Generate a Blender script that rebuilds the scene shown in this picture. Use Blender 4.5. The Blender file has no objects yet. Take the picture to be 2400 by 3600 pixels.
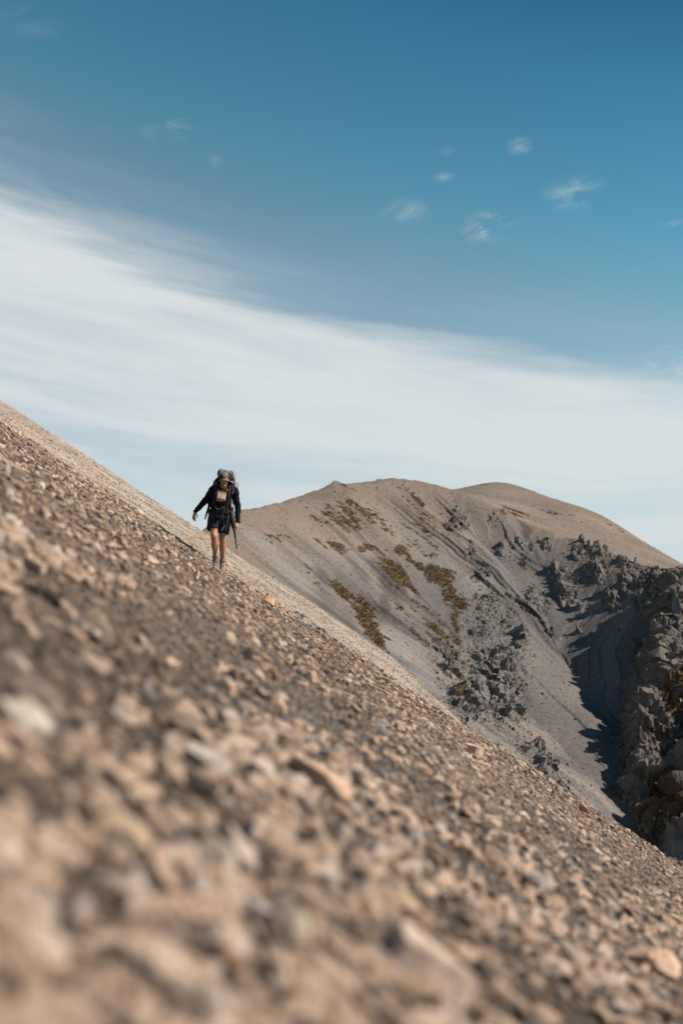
import bpy, bmesh, math, random
import numpy as np
from mathutils import Vector, Matrix, Euler, Quaternion

# ---------------------------------------------------------------- camera, light, sky
S = bpy.context.scene
COL = S.collection
R = math.radians
FPX, CX, H0 = 3500.0, 1200.0, 2156.0        # lens in photo pixels, centre column, horizon row of the photograph
W_, H_ = 2400.0, 3600.0
cam_d = bpy.data.cameras.new('camera')
cam = bpy.data.objects.new('camera', cam_d)
COL.objects.link(cam)
cam.location = (0, 0, 0)
cam.rotation_euler = (R(90), 0, 0)
cam_d.sensor_fit = 'VERTICAL'
cam_d.sensor_height = 36.0
cam_d.lens = 36.0 * FPX / H_
cam_d.shift_y = (H0 - H_ / 2) / H_
cam_d.clip_start = 0.05
cam_d.clip_end = 5000
cam_d.dof.use_dof = True
cam_d.dof.focus_distance = 30.0
cam_d.dof.aperture_fstop = 1.1
cam_d.dof.aperture_blades = 0
S.camera = cam

SUN_EL, SUN_AZ = 38.0, 7.0                  # height of the sun; how far behind the camera's right hand it stands
sun_dir = Vector((math.cos(R(SUN_EL)) * math.cos(R(SUN_AZ)), -math.cos(R(SUN_EL)) * math.sin(R(SUN_AZ)), math.sin(R(SUN_EL))))
sd = bpy.data.lights.new('sun', 'SUN')
sd.energy = 5.0
sd.angle = R(0.53)
sd.color = (1.0, 0.91, 0.80)
sun = bpy.data.objects.new('sun', sd)
COL.objects.link(sun)
sun.rotation_euler = sun_dir.to_track_quat('Z', 'Y').to_euler()
sun.location = (30, -10, 30)

S.view_settings.view_transform = 'Standard'
S.view_settings.look = 'None'
S.view_settings.exposure = 0.38
S.view_settings.gamma = 1.0
S.view_settings.use_curve_mapping = False
S.render.engine = 'CYCLES'
S.cycles.use_denoising = True
S.cycles.max_bounces = 4
S.cycles.diffuse_bounces = 1
S.render.film_transparent = False

def N(nt, typ, **kw):
    n = nt.nodes.new(typ)
    for k, v in kw.items():
        setattr(n, k, v)
    return n

def setin(nt, sock, v):
    if hasattr(v, 'is_linked') or isinstance(v, bpy.types.NodeSocket):
        nt.links.new(v, sock)
    else:
        sock.default_value = v

def M_(nt, op, a, b=None, c=None, clamp=False):
    n = N(nt, 'ShaderNodeMath', operation=op, use_clamp=clamp)
    setin(nt, n.inputs[0], a)
    if b is not None: setin(nt, n.inputs[1], b)
    if c is not None: setin(nt, n.inputs[2], c)
    return n.outputs[0]

def mixc(nt, f, a, b, blend='MIX'):
    n = N(nt, 'ShaderNodeMix', data_type='RGBA', blend_type=blend)
    setin(nt, n.inputs[0], f)
    setin(nt, n.inputs[6], a if not isinstance(a, tuple) else (*a[:3], 1))
    setin(nt, n.inputs[7], b if not isinstance(b, tuple) else (*b[:3], 1))
    return n.outputs[2]

def sstep(nt, v, lo, hi, a=0.0, b=1.0):
    n = N(nt, 'ShaderNodeMapRange', interpolation_type='SMOOTHSTEP')
    setin(nt, n.inputs[0], v)
    n.inputs[1].default_value = lo; n.inputs[2].default_value = hi
    n.inputs[3].default_value = a; n.inputs[4].default_value = b
    return n.outputs[0]

def noise(nt, vec, scale, detail=4, rough=0.55, dist=0.0):
    n = N(nt, 'ShaderNodeTexNoise')
    if vec is not None: nt.links.new(vec, n.inputs['Vector'])
    n.inputs['Scale'].default_value = scale
    n.inputs['Detail'].default_value = detail
    n.inputs['Roughness'].default_value = rough
    n.inputs['Distortion'].default_value = dist
    return n.outputs[0]

def scalev(nt, vec, s, off=(0, 0, 0), rot=(0, 0, 0)):
    n = N(nt, 'ShaderNodeMapping')
    nt.links.new(vec, n.inputs[0])
    n.inputs['Location'].default_value = off
    n.inputs['Rotation'].default_value = rot
    n.inputs['Scale'].default_value = s
    return n.outputs[0]

SKY_POS = [(e + 0.2) / 1.2 for e in (-0.2, 0.107, 0.334, 0.416, 0.52, 0.575, 1.0)]
SKY_TINT = [tuple(v / 2.5 for v in c) + (1,) for c in ((2.1, 1.7, 1.28), (1.95, 1.66, 1.30), (1.50, 1.68, 1.30), (0.87, 1.60, 1.34), (0.53, 1.27, 1.18), (0.32, 0.90, 0.92), (0.24, 0.72, 0.80))]
def build_world():
    w = bpy.data.worlds.new('World')
    S.world = w
    w.use_nodes = True
    nt = w.node_tree
    nt.nodes.clear()
    out = N(nt, 'ShaderNodeOutputWorld')
    bg = N(nt, 'ShaderNodeBackground')
    bg.inputs[1].default_value = 0.069
    nt.links.new(bg.outputs[0], out.inputs[0])
    sky = N(nt, 'ShaderNodeTexSky', sky_type='NISHITA')
    sky.sun_disc = False
    sky.sun_elevation = R(SUN_EL)
    sky.sun_rotation = R(90 + SUN_AZ)
    sky.altitude = 1500
    sky.air_density = 1.0
    sky.dust_density = 0.6
    sky.ozone_density = 1.5
    tc = N(nt, 'ShaderNodeTexCoord')
    d = tc.outputs['Generated']
    sx = N(nt, 'ShaderNodeSeparateXYZ'); nt.links.new(d, sx.inputs[0])
    x, y, z = sx.outputs
    # colour of the clear sky: the physical sky, deepened overhead as the photograph shows it
    tint = N(nt, 'ShaderNodeValToRGB')
    cr = tint.color_ramp
    cr.elements[0].position = 0.0; cr.elements[0].color = SKY_TINT[0]
    cr.elements[1].position = 1.0; cr.elements[1].color = SKY_TINT[-1]
    for p, c in zip(SKY_POS[1:-1], SKY_TINT[1:-1]):
        e = cr.elements.new(p); e.color = c
    # the blue deepens upwards and towards the right, away from the veil of high cloud
    nt.links.new(M_(nt, 'MULTIPLY', M_(nt, 'ADD', M_(nt, 'MULTIPLY_ADD', x, 0.25, 0.2), z), 1 / 1.2), tint.inputs[0])
    dbl = N(nt, 'ShaderNodeVectorMath', operation='SCALE'); dbl.inputs['Scale'].default_value = 2.5
    nt.links.new(tint.outputs[0], dbl.inputs[0])
    skyc = mixc(nt, 1.0, sky.outputs[0], dbl.outputs[0], 'MULTIPLY')
    # pale air along the horizon
    skyc = mixc(nt, sstep(nt, z, 0.27, 0.04, 0.0, 0.92), skyc, tuple(v / 0.09 for v in (0.570, 0.668, 0.705)))
    # cirrus: a broad tilted band of ice cloud, drawn out into streaks
    wv = noise(nt, scalev(nt, d, (1.7, 1.7, 4.0), (0.3, 0.9, 0.2)), 1.0, 3, 0.5)
    wv = M_(nt, 'SUBTRACT', wv, 0.5)
    warp = N(nt, 'ShaderNodeTexNoise'); warp.inputs['Scale'].default_value = 2.6; warp.inputs['Detail'].default_value = 2
    nt.links.new(d, warp.inputs['Vector'])
    wmix = N(nt, 'ShaderNodeMix', data_type='VECTOR'); wmix.inputs[0].default_value = 0.035
    nt.links.new(d, wmix.inputs[4]); nt.links.new(warp.outputs['Color'], wmix.inputs[5])
    dw = wmix.outputs[1]
    def tilted(k):
        sp = N(nt, 'ShaderNodeSeparateXYZ'); nt.links.new(dw, sp.inputs[0])
        cb = N(nt, 'ShaderNodeCombineXYZ')
        nt.links.new(sp.outputs[0], cb.inputs[0]); nt.links.new(sp.outputs[1], cb.inputs[1])
        nt.links.new(M_(nt, 'MULTIPLY_ADD', sp.outputs[0], k, sp.outputs[2]), cb.inputs[2])
        return cb.outputs[0]
    dt = tilted(0.17)
    st1 = noise(nt, scalev(nt, dt, (2.0, 2.0, 13.0), (3.1, 0.4, 1.7)), 1.0, 6, 0.56, 0.2)
    st2 = noise(nt, scalev(nt, tilted(0.09), (4.0, 4.0, 38.0), (1.2, 4.4, 0.3)), 1.0, 6, 0.56, 0.15)
    st3 = noise(nt, scalev(nt, dt, (3.0, 3.0, 20.0), (7.2, 2.4, 5.3)), 1.0, 6, 0.58, 0.25)
    edge = M_(nt, 'ADD', M_(nt, 'MULTIPLY_ADD', x, 0.235, -0.282), z)
    edge = M_(nt, 'ADD', edge, sstep(nt, x, -0.08, -0.32, 0.0, -0.028))
    e = M_(nt, 'ADD', edge, M_(nt, 'MULTIPLY', wv, 0.045))
    e1 = M_(nt, 'ADD', e, M_(nt, 'MULTIPLY', M_(nt, 'SUBTRACT', st1, 0.5), 0.125))
    e1 = M_(nt, 'ADD', e1, M_(nt, 'MULTIPLY', M_(nt, 'SUBTRACT', st2, 0.5), 0.06))
    core = sstep(nt, e1, -0.030, 0.026, 1.0, 0.0)
    core = M_(nt, 'MULTIPLY', core, sstep(nt, st3, 0.30, 0.54, 0.78, 1.0))
    fib = noise(nt, scalev(nt, tilted(0.13), (8.0, 8.0, 70.0), (2.2, 1.4, 6.3)), 1.0, 7, 0.62, 0.2)
    core = M_(nt, 'MULTIPLY', core, sstep(nt, fib, 0.32, 0.60, 0.90, 1.0))
    # thin veil that feathers out above the band, thickest on the left
    veil = M_(nt, 'MULTIPLY', sstep(nt, e, -0.02, 0.085, 1.0, 0.0), sstep(nt, st3, 0.36, 0.66, 0.10, 0.80))
    veil = M_(nt, 'MULTIPLY', veil, sstep(nt, x, 0.08, -0.22, 0.15, 0.70))
    veil = M_(nt, 'MULTIPLY', veil, sstep(nt, fib, 0.30, 0.62, 0.75, 1.08))
    up = M_(nt, 'MAXIMUM', core, veil)
    l = M_(nt, 'ADD', M_(nt, 'MULTIPLY_ADD', x, 0.12, -0.150), z)
    l = M_(nt, 'ADD', l, M_(nt, 'MULTIPLY', M_(nt, 'SUBTRACT', st2, 0.5), 0.13))
    low = sstep(nt, l, -0.040, 0.040)
    band = M_(nt, 'MULTIPLY', up, low)
    wisps = M_(nt, 'MULTIPLY', sstep(nt, st2, 0.44, 0.62), sstep(nt, edge, 0.02, -0.05))
    wisps = M_(nt, 'MULTIPLY', wisps, 0.6)
    dens = M_(nt, 'MAXIMUM', band, wisps)
    dens = M_(nt, 'MULTIPLY', dens, sstep(nt, y, -0.15, 0.45))           # the bank of cirrus lies on the far side of the valley
    # small torn puffs standing clear above the band
    fray = noise(nt, scalev(nt, tilted(-0.16), (16, 16, 46), (0.6, 0.2, 0.35)), 1.0, 8, 0.70, 0.35)
    fray = sstep(nt, fray, 0.42, 0.68)
    for px, py, rx, ry, k in PUFFS:
        X, Z = (px - CX) / FPX, (H0 - py) / FPX
        c = Vector((X, 1, Z)).normalized()
        sub = N(nt, 'ShaderNodeVectorMath', operation='SUBTRACT')
        nt.links.new(d, sub.inputs[0]); sub.inputs[1].default_value = c
        mp = scalev(nt, sub.outputs[0], (FPX / rx * c.y ** -1, FPX / rx, FPX / ry), (0, 0, 0), (0, R(8), 0))
        ln = N(nt, 'ShaderNodeVectorMath', operation='LENGTH'); nt.links.new(mp, ln.inputs[0])
        p = M_(nt, 'MULTIPLY', sstep(nt, ln.outputs['Value'], 1.0, 0.0), fray)
        p = M_(nt, 'MULTIPLY', p, k)
        dens = M_(nt, 'MAXIMUM', dens, p)
    cl = 1.0 / 0.09
    colr = mixc(nt, dens, skyc, (0.69 * cl, 0.735 * cl, 0.75 * cl))
    nt.links.new(colr, bg.inputs[0])

PUFFS = [(1725, 800, 125, 62, 0.85), (2020, 680, 140, 70, 0.5), (1415, 745, 120, 50, 0.28), (1825, 515, 60, 34, 0.36),
         (1560, 622, 50, 20, 0.34), (1570, 532, 45, 20, 0.24), (2350, 783, 60, 18, 0.42), (630, 450, 70, 50, 0.26),
         (760, 563, 40, 28, 0.18), (375, 470, 50, 35, 0.12), (2240, 950, 45, 22, 0.22), (2370, 1280, 230, 100, 0.75),
         (530, 455, 60, 40, 0.10), (1890, 1265, 110, 26, 0.4), (60, 70, 220, 60, 0.10)]
build_world()
# ---------------------------------------------------------------- helpers
def tag(o, label=None, cat=None, group=None, kind=None):
    if label: o['label'] = label
    if cat: o['category'] = cat
    if group: o['group'] = group
    if kind: o['kind'] = kind
    return o

def link(o, parent=None):
    COL.objects.link(o)
    if parent is not None: o.parent = parent
    return o

def hash3(ix, iy, iz, s):
    h = (ix.astype(np.int64) * 374761393 + iy.astype(np.int64) * 668265263 + iz.astype(np.int64) * 2147483647 + s * 974711) & 0xFFFFFFFF
    h = ((h ^ (h >> 13)) * 1274126177) & 0xFFFFFFFF
    h = ((h ^ (h >> 16)) * 2246822519) & 0xFFFFFFFF
    return ((h ^ (h >> 15)) & 0xFFFFFF) / float(0x1000000)

def vnoise(x, y, z=None, seed=0):
    """smooth value noise in -1..1"""
    if z is None: z = np.zeros_like(x)
    ix, iy, iz = np.floor(x), np.floor(y), np.floor(z)
    fx, fy, fz = x - ix, y - iy, z - iz
    u, v, w = [f * f * f * (f * (f * 6 - 15) + 10) for f in (fx, fy, fz)]
    r = 0
    for a in (0, 1):
        for b in (0, 1):
            for c in (0, 1):
                wgt = (u if a else 1 - u) * (v if b else 1 - v) * (w if c else 1 - w)
                r = r + wgt * hash3(ix + a, iy + b, iz + c, seed)
    return r * 2 - 1

def fbm(x, y, z=None, oct=4, seed=0, gain=0.5, ridged=False):
    if z is None: z = np.zeros_like(x)
    t, a, n = 0, 1.0, 0
    for o in range(oct):
        v = vnoise(x + 17.3 * o, y - 9.1 * o, z + 4.7 * o, seed + o)
        if ridged: v = 1 - 2 * np.abs(v)
        t = t + a * v; n += a; a *= gain
        x, y, z = x * 2.03, y * 2.03, z * 2.03
    return t / n

def facets(x, y, z, seed=0):
    """every 3D cell carries its own tilted plane: broken blocky rock, about -1..1; second result: distance to the joint"""
    ix, iy, iz = np.floor(x), np.floor(y), np.floor(z)
    d1 = np.full(x.shape, 1e9); d2 = np.full(x.shape, 1e9); val = np.zeros(x.shape)
    for a in (-1, 0, 1):
        for b in (-1, 0, 1):
            for c in (-1, 0, 1):
                jx, jy, jz = ix + a, iy + b, iz + c
                px = jx + hash3(jx, jy, jz, seed); py = jy + hash3(jx, jy, jz, seed + 1); pz = jz + hash3(jx, jy, jz, seed + 2)
                dx, dy, dz = x - px, y - py, z - pz
                d = dx * dx + dy * dy + dz * dz
                v = (hash3(jx, jy, jz, seed + 3) * 2 - 1) + 0.9 * ((hash3(jx, jy, jz, seed + 4) * 2 - 1) * dx + (hash3(jx, jy, jz, seed + 5) * 2 - 1) * dy + (hash3(jx, jy, jz, seed + 6) * 2 - 1) * dz)
                near = d < d1
                d2 = np.where(near, d1, np.minimum(d2, d))
                val = np.where(near, v, val)
                d1 = np.where(near, d, d1)
    return val, np.sqrt(d2) - np.sqrt(d1)

def sm(x, a, b):
    t = np.clip((x - a) / (b - a), 0, 1)
    return t * t * (3 - 2 * t)

def grid_mesh(name, X, Y, Z):
    ny, nx = X.shape
    me = bpy.data.meshes.new(name)
    co = np.stack([X, Y, Z], -1).reshape(-1, 3).astype(np.float32)
    me.vertices.add(len(co)); me.vertices.foreach_set('co', co.ravel())
    i = (np.arange(ny - 1)[:, None] * nx + np.arange(nx - 1)[None, :]).ravel()
    q = np.stack([i, i + 1, i + nx + 1, i + nx], -1).astype(np.int32)
    add_polys(me, q)
    return me

def add_polys(me, f):
    n, k = f.shape
    me.loops.add(n * k); me.loops.foreach_set('vertex_index', f.ravel().astype(np.int32))
    me.polygons.add(n); me.polygons.foreach_set('loop_start', np.arange(0, n * k, k, dtype=np.int32))
    me.update(calc_edges=True)
    me.validate()

def set_attr(me, name, typ, arr, dom='POINT'):
    a = me.attributes.new(name, typ, dom)
    key = {'FLOAT': 'value', 'INT': 'value', 'FLOAT_VECTOR': 'vector', 'FLOAT_COLOR': 'color'}[typ]
    a.data.foreach_set(key, np.ascontiguousarray(arr, dtype=np.int32 if typ == 'INT' else np.float32).ravel())

def rgba(c):
    return np.concatenate([c, np.ones(c.shape[:-1] + (1,))], -1)

def mat(name, color, rough=0.9, spec=0.2, var=0.12, scale=40.0, bump=0.0, bscale=60.0, coords='Object'):
    m = bpy.data.materials.new(name); m.use_nodes = True
    nt = m.node_tree; b = nt.nodes['Principled BSDF']
    tc = N(nt, 'ShaderNodeTexCoord')
    n = noise(nt, tc.outputs[coords], scale, 4, 0.6)
    f = sstep(nt, n, 0.3, 0.7, 1 - var, 1 + var)
    v = N(nt, 'ShaderNodeVectorMath', operation='SCALE')
    v.inputs[0].default_value = color[:3]; nt.links.new(f, v.inputs['Scale'])
    nt.links.new(v.outputs[0], b.inputs['Base Color'])
    b.inputs['Roughness'].default_value = rough
    b.inputs['Specular IOR Level'].default_value = spec
    if bump:
        bn = N(nt, 'ShaderNodeBump'); bn.inputs['Strength'].default_value = bump; bn.inputs['Distance'].default_value = 0.004
        nt.links.new(noise(nt, tc.outputs[coords], bscale, 3, 0.6), bn.inputs['Height'])
        nt.links.new(bn.outputs[0], b.inputs['Normal'])
    return m

def attr_mat(name, atype, scale, lo, hi, bump_d, bscale, coords='Object', rough=0.95, spec=0.12, attr='col'):
    """colour from an attribute, broken up by fine noise, with fine relief"""
    m = bpy.data.materials.new(name); m.use_nodes = True
    nt = m.node_tree; b = nt.nodes['Principled BSDF']
    at = N(nt, 'ShaderNodeAttribute', attribute_type=atype, attribute_name=attr)
    tc = N(nt, 'ShaderNodeTexCoord')
    n = noise(nt, tc.outputs[coords], scale, 5, 0.65)
    f = sstep(nt, n, 0.25, 0.75, lo, hi)
    v = N(nt, 'ShaderNodeVectorMath', operation='SCALE')
    nt.links.new(at.outputs['Color'], v.inputs[0]); nt.links.new(f, v.inputs['Scale'])
    nt.links.new(v.outputs[0], b.inputs['Base Color'])
    b.inputs['Roughness'].default_value = rough
    b.inputs['Specular IOR Level'].default_value = spec
    bn = N(nt, 'ShaderNodeBump'); bn.inputs['Strength'].default_value = 0.8; bn.inputs['Distance'].default_value = bump_d
    nt.links.new(noise(nt, tc.outputs[coords], bscale, 4, 0.6), bn.inputs['Height'])
    nt.links.new(bn.outputs[0], b.inputs['Normal'])
    return m

rng = np.random.default_rng(7)

# ---------------------------------------------------------------- the scree slope underfoot
TAN = 0.652
HCAM = 0.62
def slope_z(x, y, fine=True):
    x = np.asarray(x, float); y = np.asarray(y, float)
    z = -TAN * x - HCAM
    crest = 18.9 + 0.5 * vnoise(x * 0.35, y * 0.0, seed=91)
    z = z - 0.46 * sm(y, crest, crest + 6.0)
    z = z - 0.034 * np.maximum(0, x - 1.6) ** 2 * sm(y, 18, 27)
    z = z + 0.005 * np.maximum(0, y - 30) - 0.010 * np.maximum(0, y - 84) ** 2
    z = z + 0.020 * np.minimum(np.maximum(y, 1), 40) * 0.14 * vnoise(x * 0.5, y * 0.22, seed=5) * sm(y, 1.0, 5.0)
    if fine:
        z = z + 0.045 * fbm(x * 2.2, y * 1.6, oct=3, seed=11) + 0.024 * fbm(x * 8, y * 7, oct=3, seed=21) * sm(y, 24, 14)
    return z

def slope_normal(x, y):
    e = 0.15
    gx = (slope_z(x + e, y, False) - slope_z(x - e, y, False)) / (2 * e)
    gy = (slope_z(x, y + e, False) - slope_z(x, y - e, False)) / (2 * e)
    n = np.stack([-gx, -gy, np.ones_like(gx)], -1)
    return n / np.linalg.norm(n, axis=-1, keepdims=True)

def slope_at(px, py):
    """point of the slope seen at a photo pixel (first hit of the sight line)"""
    X, Z = (px - CX) / FPX, (H0 - py) / FPX
    d = np.geomspace(0.5, 120, 6000)
    under = d * Z < slope_z(d * X, d, False)
    k = int(np.argmax(under)) if under.any() else len(d) - 1
    return Vector((d[k] * X, d[k], float(slope_z(np.array([d[k] * X]), np.array([d[k]]))[0])))

def build_slope():
    ys = np.concatenate([np.linspace(-8, 0.4, 12), np.geomspace(0.45, 130, 620)])
    us = np.linspace(-1, 1, 420)
    Y = np.repeat(ys[:, None], len(us), 1)
    half = 3.0 + 0.55 * np.maximum(ys, 0)
    X = us[None, :] * half[:, None]
    X = X + np.maximum(ys, 0)[:, None] * 0.03
    Z = slope_z(X, Y)
    me = grid_mesh('scree_slope', X, Y, Z)
    d = np.maximum(Y, 0.3)
    t = fbm(X * 0.9, Y * 0.4, oct=4, seed=31)
    t2 = fbm(X / d * 60, np.log(d) * 30, oct=3, seed=37)
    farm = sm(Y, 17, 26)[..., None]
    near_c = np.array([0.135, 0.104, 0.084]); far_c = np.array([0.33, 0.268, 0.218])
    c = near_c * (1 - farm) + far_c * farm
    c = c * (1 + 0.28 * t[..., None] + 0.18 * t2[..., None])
    c = c * np.array([1, 1, 1]) + (np.array([0.02, 0.0, -0.01]) * vnoise(X * 0.6, Y * 0.2, seed=8)[..., None])
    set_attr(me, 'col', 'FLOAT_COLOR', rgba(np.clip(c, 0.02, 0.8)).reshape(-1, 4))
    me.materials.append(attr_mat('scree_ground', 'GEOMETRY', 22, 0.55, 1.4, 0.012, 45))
    me.shade_smooth()
    o = link(bpy.data.objects.new('scree_slope', me))
    tag(o, 'steep slope of loose brown and beige scree falling away to the right', kind='structure')
    return o
slope = build_slope()

# ---------------------------------------------------------------- stones
def stone_mesh(seed, flat=0.55, n=15, slab=False):
    r = np.random.default_rng(seed)
    bm = bmesh.new()
    p = r.normal(size=(n, 3)); p /= np.linalg.norm(p, axis=1, keepdims=True)
    p *= r.uniform(0.82, 1.0, (n, 1))
    if slab:                                                     # a plate: two rough faces and a broken rim
        ang = np.sort(r.uniform(0, 2 * math.pi, n // 2))
        rad = r.uniform(0.72, 1.0, n // 2)
        top = np.stack([np.cos(ang) * rad, np.sin(ang) * rad * 0.72, 0.8 + r.uniform(-.15, .15, n // 2)], -1)
        bot = np.stack([np.cos(ang) * rad * 1.06, np.sin(ang) * rad * 0.76, -0.8 + r.uniform(-.15, .15, n // 2)], -1)
        p = np.concatenate([top, bot])
    else:
        p = p * np.array([1.0, r.uniform(0.62, 0.95), 1.0])
    p = p * np.array([1, 1, flat])
    for q in p: bm.verts.new(q)
    bmesh.ops.convex_hull(bm, input=bm.verts)
    loose = [v for v in bm.verts if not v.link_faces]
    bmesh.ops.delete(bm, geom=loose, context='VERTS')
    bmesh.ops.recalc_face_normals(bm, faces=bm.faces)
    me = bpy.data.meshes.new('stone')
    bm.to_mesh(me); bm.free()
    return me

stone_mat = attr_mat('weathered_stone', 'INSTANCER', 1.6, 0.80, 1.15, 0.05, 5.0)
protos = [stone_mesh(100 + i, flat=[.62, .5, .4, .7, .35, .55, .3, .45, .6, .38][i], n=[15, 17, 14, 18, 13, 16, 14, 16, 20, 15][i], slab=i in (4, 6, 9)) for i in range(10)]
for m in protos: m.materials.append(stone_mat)

PAL = np.array([[0.52, 0.395, 0.290], [0.44, 0.345, 0.262], [0.30, 0.240, 0.190], [0.190, 0.155, 0.128], [0.64, 0.54, 0.45],
                [0.36, 0.245, 0.165], [0.37, 0.345, 0.325], [0.105, 0.086, 0.074], [0.48, 0.345, 0.258]])
PW_NEAR = np.array([.22, .26, .22, .14, .04, .010, .025, .06, .025])
PW_FAR = np.array([.22, .34, .18, .05, .08, .015, .09, .01, .015])

def scatter():
    # fine grit over the whole slope, its size growing with distance only as far as it can be told apart
    n = 260000
    d = np.exp(rng.uniform(math.log(0.5), math.log(100.0), n))
    x = rng.uniform(-1, 1, n) * (0.43 * d + 0.55)
    smin = np.where(d < 19.5, np.maximum(0.0050, 0.0013 * d + 0.0035), 0.0004 * d + 0.008)
    expo = np.where(d < 20, 3.0, 3.2)
    s = np.minimum(smin * np.maximum(rng.uniform(0, 1, n), 1e-5) ** (-1 / expo), 3.2 * smin)
    near = d < 19.5
    pick = np.where(near, rng.choice(9, n, p=PW_NEAR / PW_NEAR.sum()), rng.choice(9, n, p=PW_FAR / PW_FAR.sum()))
    c = PAL[pick]
    # larger stones lying loose on it, in drifts
    m = 24000
    dd = np.geomspace(0.5, 20.5, 400)
    slo = np.interp(dd, [0.5, 1, 3, 10, 20], [0.012, 0.014, 0.016, 0.020, 0.026])
    shi = np.interp(dd, [0.5, 1, 2, 4, 10, 20], [0.032, 0.048, 0.060, 0.058, 0.062, 0.078])
    w = (dd / slo) ** 1.15 / dd
    d2 = rng.choice(dd, m, p=w / w.sum()) * rng.uniform(0.99, 1.01, m)
    x2 = rng.uniform(-1, 1, m) * (0.43 * d2 + 0.55)
    drift = fbm(x2 * 1.3 + 5, d2 * 0.55, oct=3, seed=33) + 0.5 * fbm(x2 * 4, d2 * 2.0, oct=2, seed=35)
    okk = rng.uniform(-0.55, 0.62, m) < drift + 0.12
    d2, x2 = d2[okk], x2[okk]; m = len(d2)
    lo, hi = np.interp(d2, dd, slo), np.interp(d2, dd, shi)
    t = rng.uniform(0, 1, m) ** 1.7
    s2 = lo * (hi / lo) ** t
    c2 = PAL[rng.choice(9, m, p=np.array([.36, .24, .08, .04, .18, .012, .03, .02, .038]))]
    x, d, s, c = np.concatenate([x, x2]), np.concatenate([d, d2]), np.concatenate([s, s2]), np.concatenate([c, c2])
    n += m
    patch = fbm(x * 0.9, d * 0.4, oct=4, seed=31)[:, None]
    c = c * (1 + 0.30 * patch) * np.where((d < 21)[:, None], rng.uniform(0.76, 1.18, (n, 1)), rng.uniform(0.9, 1.06, (n, 1)))
    c = c * np.array([1.0, 0.91, 0.895])
    c[:n - m] *= np.interp(d[:n - m], [2.5, 8], [0.62, 0.98])[:, None]  # grit darkened towards the camera: shade of the gaps put into its colour
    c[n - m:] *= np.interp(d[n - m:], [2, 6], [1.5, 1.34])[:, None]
    c = np.maximum(c, 0.03); c = c * np.minimum(1, 0.72 / c.max(1))[:, None]
    loose = np.arange(n) >= n - m                               # the larger ones stand proud of the grit
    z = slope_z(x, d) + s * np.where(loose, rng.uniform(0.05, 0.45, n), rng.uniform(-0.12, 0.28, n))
    nrm = slope_normal(x, d)
    # lie on the slope, spun freely, tilted a little
    spin = np.where(rng.uniform(size=n) < 0.55, rng.normal(0, 0.5, n), rng.uniform(-math.pi, math.pi, n))
    down = np.stack([np.ones(n), np.zeros(n), nrm[:, 0] * -1 / nrm[:, 2]], -1); down /= np.linalg.norm(down, axis=1, keepdims=True)
    tl = rng.normal(0, 1, (n, 3)) * np.where(loose, 0.30, 0.22)[:, None]; nn = nrm + tl; nn /= np.linalg.norm(nn, axis=1, keepdims=True)
    ax = down - nn * (down * nn).sum(1, keepdims=True); ax /= np.linalg.norm(ax, axis=1, keepdims=True)
    ay = np.cross(nn, ax)
    cs, sn = np.cos(spin)[:, None], np.sin(spin)[:, None]
    bx = ax * cs + ay * sn; by = np.cross(nn, bx)
    # euler XYZ from the matrix with columns bx, by, nn
    ry = -np.arcsin(np.clip(bx[:, 2], -1, 1)); rx = np.arctan2(by[:, 2], nn[:, 2]); rz = np.arctan2(bx[:, 1], bx[:, 0])
    rot = np.stack([rx, ry, rz], -1)
    scl = s[:, None] * np.stack([np.where(loose, rng.uniform(0.9, 1.6, n), rng.uniform(0.8, 1.4, n)), rng.uniform(0.65, 1.0, n), np.where(loose, rng.uniform(0.85, 1.45, n), rng.uniform(0.6, 1.05, n))], -1)
    idx = rng.integers(0, 10, n)
    pos = np.stack([x, d, z], -1)
    return pos, rot, scl, idx, c, s, d, x

pos, rot, scl, idx, colr, size, dist_, xs = scatter()
# keep clear of the camera itself and of the ground the hiker's named stones take
keep = (np.linalg.norm(pos, axis=1) > 0.62)
pos, rot, scl, idx, colr, size, dist_, xs = [a[keep] for a in (pos, rot, scl, idx, colr, size, dist_, xs)]
ppx = CX + FPX * pos[:, 0] / pos[:, 1]; ppy = H0 - FPX * pos[:, 2] / pos[:, 1]
inview = (ppx > -20) & (ppx < 2420) & (ppy < 3650)
app = np.where(inview, size / dist_, 0)
order = np.argsort(-app)
own = order[:285]

def stone_obj(mesh, p, r, s, c, parent, name='stone'):
    o = bpy.data.objects.new(name, mesh)
    o.location = p; o.rotation_euler = r; o.scale = s
    o['col'] = [float(v) for v in c[:3]]
    return link(o, parent)

first = {}
for k in own:
    o = stone_obj(protos[idx[k]], pos[k], rot[k], scl[k], colr[k], slope)
    first.setdefault(int(idx[k]), o)

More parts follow.
